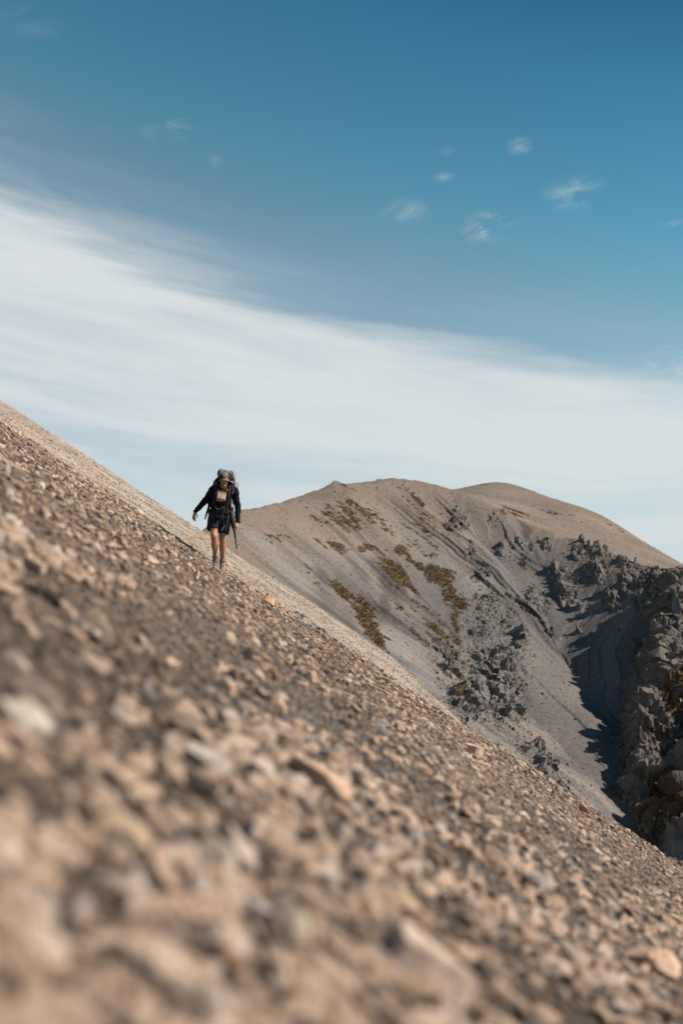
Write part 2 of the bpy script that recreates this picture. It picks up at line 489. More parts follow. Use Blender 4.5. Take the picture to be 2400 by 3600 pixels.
def instancer_tree(name, objs):
    ng = bpy.data.node_groups.new(name, 'GeometryNodeTree')
    ng.interface.new_socket('Geometry', in_out='INPUT', socket_type='NodeSocketGeometry')
    ng.interface.new_socket('Geometry', in_out='OUTPUT', socket_type='NodeSocketGeometry')
    gi = ng.nodes.new('NodeGroupInput'); go = ng.nodes.new('NodeGroupOutput')
    g2i = ng.nodes.new('GeometryNodeGeometryToInstance')
    for ob in reversed(objs):
        oi = ng.nodes.new('GeometryNodeObjectInfo'); oi.transform_space = 'ORIGINAL'
        oi.inputs['Object'].default_value = ob
        ng.links.new(oi.outputs['Geometry'], g2i.inputs[0])
    iop = ng.nodes.new('GeometryNodeInstanceOnPoints')
    def na(nm, t):
        a = ng.nodes.new('GeometryNodeInputNamedAttribute'); a.data_type = t; a.inputs[0].default_value = nm
        return a.outputs[0]
    ng.links.new(gi.outputs[0], iop.inputs['Points'])
    ng.links.new(g2i.outputs[0], iop.inputs['Instance'])
    iop.inputs['Pick Instance'].default_value = True
    ng.links.new(na('idx', 'INT'), iop.inputs['Instance Index'])
    e2r = ng.nodes.new('FunctionNodeEulerToRotation')
    ng.links.new(na('rot', 'FLOAT_VECTOR'), e2r.inputs[0])
    ng.links.new(e2r.outputs[0], iop.inputs['Rotation'])
    ng.links.new(na('scl', 'FLOAT_VECTOR'), iop.inputs['Scale'])
    ng.links.new(iop.outputs[0], go.inputs[0])
    return ng

def instanced(name, objs, pos, rot, scl, idx, col, parent):
    me = bpy.data.meshes.new(name)
    me.vertices.add(len(pos)); me.vertices.foreach_set('co', np.ascontiguousarray(pos, np.float32).ravel())
    set_attr(me, 'rot', 'FLOAT_VECTOR', rot); set_attr(me, 'scl', 'FLOAT_VECTOR', scl)
    set_attr(me, 'idx', 'INT', idx); set_attr(me, 'col', 'FLOAT_COLOR', rgba(col))
    o = link(bpy.data.objects.new(name, me), parent)
    md = o.modifiers.new('scatter', 'NODES'); md.node_group = instancer_tree(name + '_scatter', objs)
    tag(o, kind='stuff')
    return o

stone_protos = [first[i] for i in sorted(first)]
remap = np.zeros(10, int)
for j, i in enumerate(sorted(first)): remap[i] = j
rest = np.ones(len(pos), bool); rest[own] = False
gravel = instanced('gravel', stone_protos, pos[rest], rot[rest], scl[rest], remap[idx[rest]], colr[rest], slope)
# ---------------------------------------------------------------- the mountain across the valley
def P3(px, py, d):
    return np.array([(px - CX) / FPX * d, d, (H0 - py) / FPX * d])

crest_pts = np.array([P3(*p) for p in [
    (250, 2080, 250), (420, 2000, 290), (560, 1925, 330), (700, 1866, 372), (770, 1822, 400), (835, 1792, 425), (905, 1784, 445), (990, 1762, 470), (1080, 1731, 500), (1165, 1704, 522), (1215, 1702, 534),
    (1300, 1690, 556), (1380, 1681, 570), (1470, 1689, 576), (1560, 1712, 574), (1640, 1735, 566), (1730, 1772, 556), (1820, 1822, 545),
    (1920, 1866, 528), (2020, 1897, 512), (2110, 1925, 496), (2190, 1962, 478), (2290, 1990, 458), (2400, 2003, 440), (2540, 2060, 418), (2760, 2190, 392),
    (3050, 2400, 350), (3400, 2700, 300), (3900, 3100, 250)]])
KFALL = np.array([0.60, 0.62, 0.64, 0.66, 0.68, 0.69, 0.68, 0.66, 0.64, 0.62, 0.61, 0.60, 0.60, 0.60, 0.60, 0.60, 0.61, 0.61, 0.62, 0.64, 0.66, 0.68, 0.72, 0.80, 0.90, 1.0, 1.0, 1.0, 1.0])
top_pts = np.array([P3(*p) for p in [
    (1560, 1722, 690), (1625, 1718, 690), (1690, 1701, 700), (1755, 1696, 705), (1850, 1720, 700), (1930, 1755, 690), (2010, 1790, 680), (2130, 1827, 660),
    (2220, 1880, 640), (2300, 1930, 620), (2400, 1988, 600), (2600, 2080, 560), (2900, 2200, 520)]])

# the rocky spur that drops from the right end of the crest towards the camera and closes the bowl
spur_pts = np.array([P3(*p) for p in [(2430, 2015, 446), (2405, 2085, 430), (2378, 2175, 412), (2348, 2275, 394), (2312, 2385, 374), (2275, 2490, 357), (2252, 2590, 342), (2262, 2690, 330), (2290, 2800, 318), (2335, 2920, 307), (2395, 3060, 296)]])

spur2_pts = np.array([P3(*p) for p in [(2560, 2420, 352), (2500, 2560, 335), (2440, 2720, 318), (2400, 2850, 304), (2385, 2990, 292), (2390, 3140, 280)]])

def tps(px, py, pz):
    n = len(px)
    def U(r2): return 0.5 * r2 * np.log(np.maximum(r2, 1e-9))
    s = 100.0
    A = np.zeros((n + 3, n + 3))
    dx = (px[:, None] - px[None]) / s; dy = (py[:, None] - py[None]) / s
    A[:n, :n] = U(dx * dx + dy * dy) + np.eye(n) * 1e-4
    A[:n, n] = 1; A[:n, n + 1] = px / s; A[:n, n + 2] = py / s
    A[n:, :n] = A[:n, n:].T
    w = np.linalg.solve(A, np.concatenate([pz, [0, 0, 0]]))
    def f(x, y):
        r = w[n] + w[n + 1] * x / s + w[n + 2] * y / s
        for i in range(n):
            ex = (x - px[i]) / s; ey = (y - py[i]) / s
            r = r + w[i] * U(ex * ex + ey * ey)
        return r
    return f

def resample(pts, extra, step=4.0):
    """a smooth curve through the control points (Catmull-Rom), with the extra value carried along"""
    P = np.concatenate([pts, extra[:, None]], 1)
    P = np.concatenate([[2 * P[0] - P[1]], P, [2 * P[-1] - P[-2]]])
    out = []
    for i in range(1, len(P) - 2):
        n = max(2, int(np.linalg.norm(P[i + 1, :2] - P[i, :2]) / step))
        t = np.linspace(0, 1, n, endpoint=False)[:, None]
        a, b, c, d = P[i - 1], P[i], P[i + 1], P[i + 2]
        out.append(0.5 * (2 * b + (c - a) * t + (2 * a - 5 * b + 4 * c - d) * t ** 2 + (3 * b - a - 3 * c + d) * t ** 3))
    out.append(P[-2:-1])
    return np.concatenate(out)

crest = resample(crest_pts, KFALL)
spur = resample(spur_pts, np.ones(len(spur_pts)), 3.0)
spur2 = resample(spur2_pts, np.ones(len(spur2_pts)), 3.0)

def blur2(a, k):
    w = np.exp(-0.5 * (np.arange(-3 * k, 3 * k + 1) / k) ** 2); w /= w.sum()
    for ax in (0, 1):
        p = np.pad(a, [(3 * k, 3 * k) if i == ax else (0, 0) for i in (0, 1)], mode='edge')
        a = np.apply_along_axis(lambda v: np.convolve(v, w, 'valid'), ax, p)
    return a

def spot(px, py, spots, wx, wy):
    m = np.zeros(px.shape)
    for s in spots:
        cx, cy, rx, ry = s[:4]; k = s[4] if len(s) > 4 else 1.0; a = R(s[5]) if len(s) > 5 else 0.0
        dx, dy = px + wx - cx, py + wy - cy
        u, v = dx * math.cos(a) + dy * math.sin(a), -dx * math.sin(a) + dy * math.cos(a)
        q = np.sqrt((u / rx) ** 2 + (v / ry) ** 2)
        m = np.maximum(m, k * (1 - sm(q, 0.35, 1.45)))
    return m

ROCKS = [(1735, 2320, 90, 150, 1.0, -18), (1790, 2260, 62, 95, 1.0), (1705, 2440, 85, 100, 1.0), (1640, 2470, 60, 90, .8), (1810, 2480, 28, 60, .8), (1600, 2330, 50, 90, .6, -20), (1560, 2270, 40, 60, .45),
         (1886, 2110, 42, 48, .8), (1830, 2130, 22, 28, .6), (2003, 2068, 26, 52, .8, -25), (1950, 2010, 20, 34, .6, -25), (2095, 2008, 26, 40, .8, -15), (2065, 2012, 14, 18, .7), (1765, 1935, 26, 20, .7), (1820, 1928, 34, 26, .5),
         (1912, 1926, 30, 18, .6), (1610, 1822, 34, 42, .55), (1682, 2012, 30, 42, .6), (1722, 2120, 50, 44, .6), (1650, 1930, 16, 26, .4), (1735, 1830, 14, 40, .5), (1998, 2140, 14, 14, .7), (2046, 2132, 12, 10, .7), (1925, 2215, 18, 40, .6, -25),
         (2090, 1925, 80, 26, .8, 25), (2040, 1920, 30, 22, .8), (2020, 1945, 16, 40, .6), (2210, 1985, 50, 30, .7), (2300, 2010, 60, 40, 1.0, -30), (2270, 2080, 60, 60, 1.0, -40), (2330, 2060, 40, 70, 1.0), (2150, 2110, 26, 36, .9), (2210, 2070, 30, 50, .9), (2390, 2020, 20, 40, .7),
         (1865, 2640, 26, 34, .7, 45), (1915, 2700, 52, 26, .8, 47), (1975, 2760, 40, 18, .7, 47), (1550, 2500, 30, 40, .3), (1450, 2400, 40, 20, .25, 40), (1500, 2270, 40, 25, .25, 40), (2160, 2222, 9, 7, .8), (2178, 2258, 6, 4, .6), (2040, 2228, 7, 5, .6), (2085, 2235, 7, 5, .5)]
TUSS = [(1195, 1835, 75, 50, .62, 20), (1240, 1800, 40, 70, .5, -20), (1178, 1925, 52, 12, .9, 18), (1290, 1930, 40, 9, .8, 4), (1345, 1945, 45, 12, .7, 22), (1395, 2020, 78, 36, 1.0, 42), (1420, 1945, 56, 20, .85, 50), (1470, 1985, 40, 16, .6, 50),
        (1550, 2030, 62, 40, 1.0, 12), (1575, 2090, 36, 62, .95, -10), (1590, 2190, 22, 80, .8, -8), (1215, 2085, 60, 26, .85, 42), (1270, 2140, 60, 32, 1.0, 50), (1320, 2220, 80, 30, 1.0, 62), (1090, 2030, 60, 9, .5, 55), (1400, 2150, 60, 10, .6, 45), (1470, 2230, 60, 9, .6, 48),
        (1480, 2130, 70, 34, .45, 40), (1530, 2210, 60, 30, .45, 48), (1838, 1984, 9, 16, 1.0, -25), (960, 1895, 30, 6, .5, 25), (1010, 1900, 30, 5, .5, 20), (1420, 2260, 30, 12, .5, 20), (1600, 2360, 26, 90, .5, -12),
        (2370, 2440, 60, 70, .9), (2390, 2390, 50, 50, .8), (2330, 2570, 70, 40, .6), (2350, 2860, 60, 120, .6, 20), (2300, 2480, 50, 20, .6), (1605, 2440, 14, 24, .6), (1585, 2120, 60, 40, .4), (1650, 2400, 20, 16, .4),
        (1300, 1760, 120, 26, .18, 30), (1450, 1800, 150, 60, .18, 30), (1380, 1870, 160, 50, .26, 25), (2160, 1870, 70, 25, .4, 30), (1800, 1800, 60, 20, .25), (1980, 1810, 70, 16, .3, 14), (2330, 2750, 60, 60, .5)]
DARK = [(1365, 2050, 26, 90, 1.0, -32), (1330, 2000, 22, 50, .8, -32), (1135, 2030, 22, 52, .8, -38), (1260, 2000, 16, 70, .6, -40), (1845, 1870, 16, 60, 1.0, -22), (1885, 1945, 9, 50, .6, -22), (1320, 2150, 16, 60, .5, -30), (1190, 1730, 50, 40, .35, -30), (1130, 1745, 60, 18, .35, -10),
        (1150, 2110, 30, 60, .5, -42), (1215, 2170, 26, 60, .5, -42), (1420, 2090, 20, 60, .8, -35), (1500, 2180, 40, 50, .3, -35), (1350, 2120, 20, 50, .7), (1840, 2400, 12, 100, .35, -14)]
PALE = [(920, 1900, 24, 110, .8, -58), (1010, 2010, 26, 130, .6, -52), (1120, 1990, 30, 90, .5, -48), (1350, 2240, 30, 80, .8, -55), (1420, 2290, 30, 90, .8, -58), (1500, 2400, 40, 90, .6, -45), (1800, 1930, 40, 30, .5), (1640, 1870, 40, 50, .5), (1690, 2050, 60, 50, .5), (1440, 2100, 20, 50, .5), (1250, 1955, 30, 50, .4, -40)]

def px0(X, Y): return CX + FPX * X / Y

def build_mountain():
    xs_ = np.concatenate([np.arange(-130, 50, 0.62), np.arange(50, 150, 0.42), np.arange(150, 262, 0.7)])
    ys_ = np.concatenate([np.arange(205, 300, 1.0), np.arange(300, 600, 0.72), np.geomspace(600, 1000, 130)])
    X, Y = np.meshgrid(xs_, ys_)
    def nearest(line, envelope=False):
        # envelope: the talus cones of all crest points joined at their upper faces
        D = np.full(X.shape, 1e9); ZC = np.zeros(X.shape); K = np.zeros(X.shape); T = np.zeros(X.shape); SIDE = np.zeros(X.shape)
        acc = 0.0
        best = np.full(X.shape, -1e9); DM = np.full(X.shape, 1e9)
        for i in range(len(line) - 1):
            a, b = line[i], line[i + 1]
            ex, ey = b[0] - a[0], b[1] - a[1]; L2 = ex * ex + ey * ey; L = math.sqrt(L2)
            t = np.clip(((X - a[0]) * ex + (Y - a[1]) * ey) / L2, 0, 1)
            dx, dy = X - (a[0] + t * ex), Y - (a[1] + t * ey)
            d = np.hypot(dx, dy)
            h = a[2] + t * (b[2] - a[2]) - (a[3] + t * (b[3] - a[3])) * d if envelope else -d
            m = h > best
            best = np.where(m, h, best)
            mn = d < DM
            DM = np.where(mn, d, DM)
            SIDE = np.where(mn, np.sign(ex * (Y - a[1]) - ey * (X - a[0])), SIDE)
            D = np.where(m, d, D); ZC = np.where(m, a[2] + t * (b[2] - a[2]), ZC); K = np.where(m, a[3] + t * (b[3] - a[3]), K)
            T = np.where(m, acc + t * L, T)
            acc += L
        return D, ZC, K, T, SIDE
    D0 = nearest(crest, True)[0]
    # the fans meet along wandering lines, not ruled ones
    wa = 7.0 * sm(D0, 12, 70)
    XO, YO = X, Y
    X = XO + wa * fbm(XO / 30, YO / 30, oct=3, seed=41); Y = YO + wa * fbm(XO / 30 + 50, YO / 30, oct=3, seed=42)
    D, ZC, K, T, SIDE = nearest(crest, True)
    X, Y = XO, YO
    SD, SZ, _, ST, SSIDE = nearest(spur)
    front = SIDE < 0
    # the top behind the crest
    back = []
    for p in crest_pts[:12]: back.append([p[0] - 45, p[1] + 70, p[2] - 40])
    for p in top_pts: back.append([p[0] + 20, p[1] + 110, p[2] - 22])
    ctrl = np.concatenate([crest_pts, top_pts, np.array(back), np.array([[230, 900, -20], [60, 900, 40], [-100, 800, -60], [120, 640, 74], [60, 640, 76], [170, 560, 34]])])
    top = tps(ctrl[:, 0], ctrl[:, 1], ctrl[:, 2])(X, Y)
    # concave fall: a little steeper below the rim, easing towards the foot
    fall = K * (D - 5.0 * (1 - np.exp(-D / 10.0))) * (1.06 - 0.0005 * D)
    face = ZC - fall
    F = np.where(front, face, top)
    wgt = sm(np.where(front, D, 0), 10, 40)
    F = F * (1 - wgt) + blur2(F, 9) * wgt
    F0 = blur2(F, 2)
    F0 = np.where(front | (D < 8), F0, F)
    # the spur: steep towards the bowl, easier on its sunny side
    left = SSIDE < 0
    sk = np.where(left, 1.9, 0.80)
    jag = 4.5 * fbm(ST / 9.0, 0 * ST, oct=4, seed=45, ridged=True) + 2.0
    SF = SZ + np.interp(ST, [0, 10, 22, 34, 50, 80, 150], [-6, -2, 5, 8, 5, 2, 2]) + jag * np.exp(-SD / 9.0) - sk * np.maximum(SD - 1.5, 0)
    D2, Z2_, _, T2, S2 = nearest(spur2)
    SF2 = Z2_ + 0.8 * jag * np.exp(-D2 / 9.0) - np.where(S2 < 0, 1.7, 0.8) * np.maximum(D2 - 1.5, 0)
    SF = np.maximum(SF, SF2)
    gain = SF - F0
    wall = sm(gain, -3.5, 2.0) * front * sm(Y, 290, 310)
    wall = np.maximum(wall, (~left) * front * sm(SD, 60, 30) * (ST > 2))
    F0 = np.where(front, np.logaddexp(F0 / 1.5, SF / 1.5) * 1.5, F0)
    # scree runnels following the fall line
    F0 = F0 + np.exp(-D / 9.0) * (0.9 * fbm(T / 9.0, D / 9.0, oct=4, seed=47) + 1.6 * np.exp(-((px0(X, Y) - 1172) / 26) ** 2)) * (Y < 640)
    gT = np.hypot(*np.gradient(T))
    seam = np.clip(blur2((gT > 5).astype(float), 6) * 4, 0, 1)       # where two talus fans meet the runnels die out
    amp = sm(D, 8, 45) * front * (1 - seam) * (0.25 + 0.75 * sm(px0(X, Y), 2220, 2080))
    run = fbm(T / 20.0, D / 160.0, oct=3, seed=51) * 3.4 + fbm(T / 6.0, D / 90.0, oct=2, seed=57) * 0.55
    px1 = px0(X, Y)
    ribs = fbm(T / 24.0 + 0.25 * vnoise(X / 40, Y / 40, seed=59), D / 260.0, oct=3, seed=58, ridged=True)
    F0 = F0 + amp * (run + 4.2 * ribs * sm(px1, 1400, 1750) * sm(px1, 2200, 2060) * sm(D, 10, 60) * sm(D, 260, 150))
    gy, gx = np.gradient(F0, ys_, xs_)
    Nn = np.stack([-gx, -gy, np.ones_like(gx)], -1); Nn /= np.linalg.norm(Nn, axis=-1, keepdims=True)
    px = CX + FPX * X / Y; py = H0 - FPX * F0 / Y
    wx = fbm(X / 11, Y / 11, F0 / 11, oct=3, seed=61) * 34; wy = fbm(X / 11 + 40, Y / 11, F0 / 11, oct=3, seed=65) * 34
    rock = spot(px, py, ROCKS, wx, wy) * front
    rock = np.maximum(rock, wall * 0.95)
    rib0 = fbm(T / 5.0 + wx / 60, D / 45.0, oct=3, seed=107, ridged=True)
    rock = np.where(wall > rock - 0.1, rock, rock * (0.40 + 0.75 * sm(rib0, -0.15, 0.35)))
    tus = spot(px, py, TUSS, wx * 0.8, wy * 0.8)
    tus = np.where(front | (py < 1990), tus, 0)
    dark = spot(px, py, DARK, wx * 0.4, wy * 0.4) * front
    pale = spot(px, py, PALE, wx * 0.6, wy * 0.6) * front
    # broken rock
    mk = rock > 0.02
    disp = 2.6 * sm(rock, 0.35, 1.0) * (1 - wall) * sm(px, 2240, 2120); joint = np.ones(X.shape)
    q = [A[mk] for A in (X, Y, F0)]
    # blocks and ribs are drawn out down the fall line of the face they belong to
    wl = wall[mk]
    qt = np.where(wl > 0.5, ST[mk], T[mk]); qd = np.where(wl > 0.5, SD[mk], D[mk])
    wob = 1.2 * vnoise(q[0] / 5, q[1] / 5, q[2] / 5, seed=77)
    f1, j1 = facets(qt / 6.0 + wob * .4, qd / 9.0, q[2] / 14, 71)
    f2, j2 = facets(qt / 2.1 + wob * .3, qd / 3.6, q[2] / 6.0, 81)
    f3, j3 = facets(q[0] / 1.3, q[1] / 1.3, q[2] / 2.0, 83)
    rg = fbm(q[0] / 16, q[1] / 16, q[2] / 24, oct=4, seed=95, ridged=True)
    rkm = rock[mk]
    disp[mk] += rkm * (1.7 * f1 + 1.1 * f2 + 0.4 * f3 + (1.2 + 0.6 * wl) * rg + 0.5)
    # open joints between the blocks
    disp[mk] -= rkm * (1.7 * (1 - np.clip(j1 * 5.0, 0, 1)) + 0.9 * (1 - np.clip(j2 * 4.0, 0, 1)))
    joint[mk] = np.minimum(np.minimum(j1 * 2.2, j2 * 1.6), 1)
    # ribs of the wall run down it and throw their shade across the scree
    rib = fbm(ST / 13.0 + 0.3 * vnoise(X / 20, Y / 20, seed=3), SD / 60.0, oct=3, seed=101, ridged=True)
    disp = disp + wall * (rib * 5.5 + 1.0)
    fine = fbm(X / 2.6, Y / 2.6, F0 / 2.6, oct=3, seed=111) * (0.16 + 0.3 * sm(rock, 0.05, 0.4) + 0.5 * wall) * np.where(Y < 620, 1, 0.6)
    disp = disp + fine
    # tussock cover stands a little proud
    disp = disp + 0.35 * tus * (1 - rock) * (fbm(X / 1.6, Y / 1.6, oct=2, seed=121) + 0.4)
    X2 = X + Nn[..., 0] * disp * 1.0; Y2 = Y + Nn[..., 1] * disp * 1.0; Z2 = F0 + Nn[..., 2] * disp
    # colours of the ground itself
    warm = np.array([0.190, 0.147, 0.119]); grey = np.array([0.180, 0.156, 0.140]); cool = np.array([0.134, 0.121, 0.115])
    streak = fbm(T / 9.0, D / 260.0, oct=4, seed=131); streak2 = fbm(T / 3.0, D / 120.0, oct=3, seed=137)
    blot = fbm(X / 40, Y / 40, F0 / 40, oct=4, seed=141)
    hgt = np.clip(sm(py + 60 * blot, 1860, 2080) + 0.55 * sm(px, 1480, 1800), 0, 1)
    hgt = np.where(front, hgt * np.where(px > 1550, sm(D, 3, 26), sm(D, 12, 60)), 0)
    c = warm * (1 - hgt[..., None]) + cool * hgt[..., None]
    g2 = sm(streak + 0.5 * blot, -0.05, 0.35)[..., None] * front[..., None] * sm(D, 10, 50)[..., None]
    c = c * (1 - 0.75 * g2) + grey * 0.75 * g2
    br = sm(streak2 * 0.6 + streak * 0.6, 0.12, 0.5)[..., None] * front[..., None]
    c = c * (1 - 0.5 * br) + np.array([0.175, 0.127, 0.095]) * 0.5 * br
    mott = fbm(X / 26, Y / 11, oct=4, seed=149) * ~front
    c = c * (1 + 0.30 * mott[..., None])
    band = sm(fbm(T / 6.0, D / 300.0, oct=3, seed=143), 0.02, 0.40) * front * sm(D, 6, 40)
    c = c * (1 - 0.30 * band[..., None])
    streak3 = fbm(T / 1.5, D / 60.0, oct=3, seed=139)
    c = c * (1 + 0.16 * streak3[..., None] * front[..., None] * sm(D, 5, 30)[..., None])
    c = c * (1 + 0.30 * streak2[..., None] * front[..., None] * sm(D, 5, 30)[..., None] + 0.10 * blot[..., None])
    rust = sm(fbm(X / 14, Y / 14, oct=4, seed=151), 0.12, 0.5) * np.where(front, sm(D, 30, 5), 0.7)
    c = c * (1 - 0.35 * rust[..., None]) + np.array([0.20, 0.122, 0.076]) * 0.35 * rust[..., None]
    c = c * (1 - 0.8 * pale[..., None]) + np.array([0.225, 0.205, 0.188]) * 0.8 * pale[..., None]
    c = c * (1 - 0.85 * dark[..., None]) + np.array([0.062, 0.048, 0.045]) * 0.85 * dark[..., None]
    rc = np.array([0.150, 0.134, 0.124]) * (1 + 0.32 * fbm(X / 3, Y / 3, F0 / 3, oct=3, seed=161)[..., None])
    rw = np.array([0.135, 0.112, 0.096]) * (1 + 0.3 * fbm(X / 4, Y / 4, F0 / 4, oct=3, seed=163)[..., None])
    rc = rc * (1 - wall[..., None]) + rw * wall[..., None]
    rk = sm(rock + 0.25 * fbm(X / 3, Y / 3, F0 / 3, oct=2, seed=165) * (rock > 0.03), 0.22, 0.6)[..., None]
    c = c * (1 - rk) + rc * rk
    c = c * (0.62 + 0.38 * np.clip(joint * 3, 0, 1))[..., None] if False else c
    tn = sm(tus * 1.1 + (1.0 * fbm(T / 2.2, D / 16.0, oct=4, seed=171) + 0.5 * fbm(X / 1.5, Y / 1.5, oct=2, seed=172)) * (tus > 0.02), 0.38, 0.70)[..., None]
    tcol = np.array([0.074, 0.044, 0.019]) * (1 + 0.45 * fbm(X / 7, Y / 7, oct=3, seed=173)[..., None])
    gold = sm(fbm(X / 9, Y / 9, oct=2, seed=175), 0.1, 0.5)[..., None]
    tcol = tcol * (1 - 0.4 * gold) + np.array([0.125, 0.074, 0.028]) * 0.4 * gold
    c = c * (1 - 0.9 * tn) + tcol * 0.9 * tn
    me = grid_mesh('mountain', X2, Y2, Z2)
    set_attr(me, 'col', 'FLOAT_COLOR', rgba(np.clip(c, 0.02, 0.7)).reshape(-1, 4))
    me.materials.append(attr_mat('mountain_ground', 'GEOMETRY', 0.9, 0.72, 1.28, 0.35, 1.3))
    me.polygons.foreach_set('use_smooth', np.ones(len(me.polygons), bool))
    sharp = (rock > 0.3)
    fm = (sharp[:-1, :-1] | sharp[1:, 1:]).ravel()
    if len(fm) == len(me.polygons):
        me.polygons.foreach_set('use_smooth', ~fm)
    o = link(bpy.data.objects.new('mountain', me))
    tag(o, 'bare grey brown mountain with scree bowl, crags and rounded summit across the valley', kind='structure')
    return o, (X2, Y2, Z2, px, py, rock, tus, tn[..., 0], wall, front, D)

mountain, MG = build_mountain()

def pick(prob, n):
    p = prob.ravel().astype(float); p = p / p.sum()
    return rng.choice(len(p), n, p=p)

def dress_mountain():
    X2, Y2, Z2, px, py, rock, tus, tn, wall, front, D = MG
    seen = (px > 600) & (px < 2480) & (Y2 < 720)
    area = np.where(Y2 < 600, 1.0, 2.0)
    # loose blocks below and around the crags
    near_rock = blur2(rock, 8)
    pr = seen * area * np.where(front, 0.05 + 0.7 * sm(near_rock, 0.02, 0.3) * (rock < 0.9), 0.02)
    k = pick(pr, 16000)
    n = len(k)
    p = np.stack([A.ravel()[k] for A in (X2, Y2, Z2)], -1) + rng.normal(0, 0.25, (n, 3)) * np.array([1, 1, 0.3])
    s = np.minimum(0.26 * rng.uniform(0.02, 1, n) ** (-1 / 2.6), 1.6)
    c = np.array([0.22, 0.19, 0.167]) * rng.uniform(0.55, 1.35, (n, 1)) * (1 + rng.normal(0, 0.04, (n, 3)))
    instanced('rubble', stone_protos, p, rng.uniform(-3, 3, (n, 3)), s[:, None] * rng.uniform(0.7, 1.2, (n, 3)), rng.integers(0, len(stone_protos), n), np.clip(c, .03, .7), mountain)
    # tussock grass
    pr = seen * area * np.maximum(np.where(tn > 0.25, tn, 0), 0)
    k = pick(pr, 9000)
    nb = 7
    base = np.stack([A.ravel()[k] for A in (X2, Y2, Z2)], -1) + rng.normal(0, 0.3, (len(k), 3)) * np.array([1, 1, 0.15])
    hh = rng.uniform(0.35, 0.85, len(k))
    a = rng.uniform(0, 2 * math.pi, (len(k), nb)); lean = rng.uniform(0.2, 0.9, (len(k), nb))
    ca, sa = np.cos(a), np.sin(a)
    H = hh[:, None]
    tip = base[:, None] + np.stack([ca * lean * H, sa * lean * H, H * (1.05 - 0.4 * lean)], -1)
    w = 0.16 * H
    b1 = base[:, None] + np.stack([-sa * w, ca * w, np.full_like(a, -0.1)], -1)
    b2 = base[:, None] + np.stack([sa * w, -ca * w, np.full_like(a, -0.1)], -1)
    v = np.stack([b1, b2, tip], 2).reshape(-1, 3)
    me = bpy.data.meshes.new('tussock_grass')
    me.vertices.add(len(v)); me.vertices.foreach_set('co', v.astype(np.float32).ravel())
    add_polys(me, np.arange(len(v)).reshape(-1, 3))
    col = np.array([0.078, 0.049, 0.021]) * rng.uniform(0.5, 1.5, (len(k), 1)) * (1 + rng.normal(0, 0.07, (len(k), 3)))
    g = rng.uniform(size=len(k)) < 0.25
    col[g] = np.array([0.145, 0.09, 0.036]) * rng.uniform(0.7, 1.2, (g.sum(), 1))
    set_attr(me, 'col', 'FLOAT_COLOR', rgba(np.repeat(np.clip(col, .01, .6), nb * 3, 0)))
    me.materials.append(attr_mat('dry_tussock', 'GEOMETRY', 1.0, 0.8, 1.2, 0.02, 5))
    tag(link(bpy.data.objects.new('tussock_grass', me)), 'brown and golden tussock grass in patches on the mountain face', kind='stuff')
dress_mountain()

def build_crags():
    """angular rock towers and blocks standing out of the mountain's crags, each its own piece"""
    X2, Y2, Z2, px, py, rock, tus, tn, wall, front, D = MG
    cm = attr_mat('crag_rock', 'OBJECT', 0.8, 0.6, 1.3, 0.5, 1.2)
    shapes = []
    for i in range(12):
        me = stone_mesh(400 + i, flat=[1.5, 1.1, 1.9, .9, 1.3, 1.7, 1.0, 1.4, 2.1, .8, 1.2, 1.6][i], n=22)
        bm = bmesh.new(); bm.from_mesh(me)
        r = random.Random(i)
        bmesh.ops.subdivide_edges(bm, edges=list(bm.edges), cuts=1, use_grid_fill=True)
        for v in bm.verts: v.co += Vector((r.uniform(-1, 1), r.uniform(-1, 1), r.uniform(-1, 1))) * 0.13
        bmesh.ops.triangulate(bm, faces=bm.faces)
        bm.to_mesh(me); bm.free()
        me.name = 'crag'; me.materials.append(cm); shapes.append(me)
    seen = (px > 1300) & (px < 2440) & (py > 1850) & (Y2 < 600)
    edge = wall * (1 - 0.0 * wall)
    head = (px > 2140) & (px < 2390) & (py > 2030) & (py < 2330)
    pr = seen * np.where(head, 2.0, 1.0) * np.where((wall > 0.1) & (wall < 0.9), 3.0, np.where(wall > 0.3, 0.6, np.where(rock > 0.5, np.where(head, 3.0, 0.5), 0.0))) * (py < 3050)
    ks = pick(pr, 240)
    for k in ks:
        w = wall.ravel()[k]
        p = Vector((X2.ravel()[k], Y2.ravel()[k], Z2.ravel()[k]))
        s = (rng.uniform(0.7, 1.5) if w > 0.3 else rng.uniform(0.5, 1.2)) * (1.6 if rng.uniform() < 0.12 else 1) * (1.7 if head.ravel()[k] else 1)
        o = bpy.data.objects.new('crag', shapes[int(rng.integers(0, 12))])
        o.location = p - Vector((0, 0, s * 0.25))
        o.rotation_euler = (rng.normal(0, .22), rng.normal(-.15, .22), rng.uniform(-3.1, 3.1))
        o.scale = (s * rng.uniform(.8, 1.3), s * rng.uniform(.7, 1.1), s * rng.uniform(0.8, 1.4))
        o['col'] = [float(v) for v in np.array([0.155, 0.133, 0.117]) * rng.uniform(0.65, 1.35)]
        link(o, mountain)
build_crags()

def build_valley():
    xs_ = np.linspace(-2500, 2500, 60); ys_ = np.linspace(-2500, 2500, 60)
    X, Y = np.meshgrid(xs_, ys_)
    Z = -235 + 20 * fbm(X / 300, Y / 300, oct=3, seed=201)
    me = grid_mesh('ground', X, Y, Z)
    me.materials.append(mat('valley_floor', (0.24, 0.20, 0.165), scale=0.02))
    me.shade_smooth()
    tag(link(bpy.data.objects.new('ground', me)), kind='structure')
build_valley()
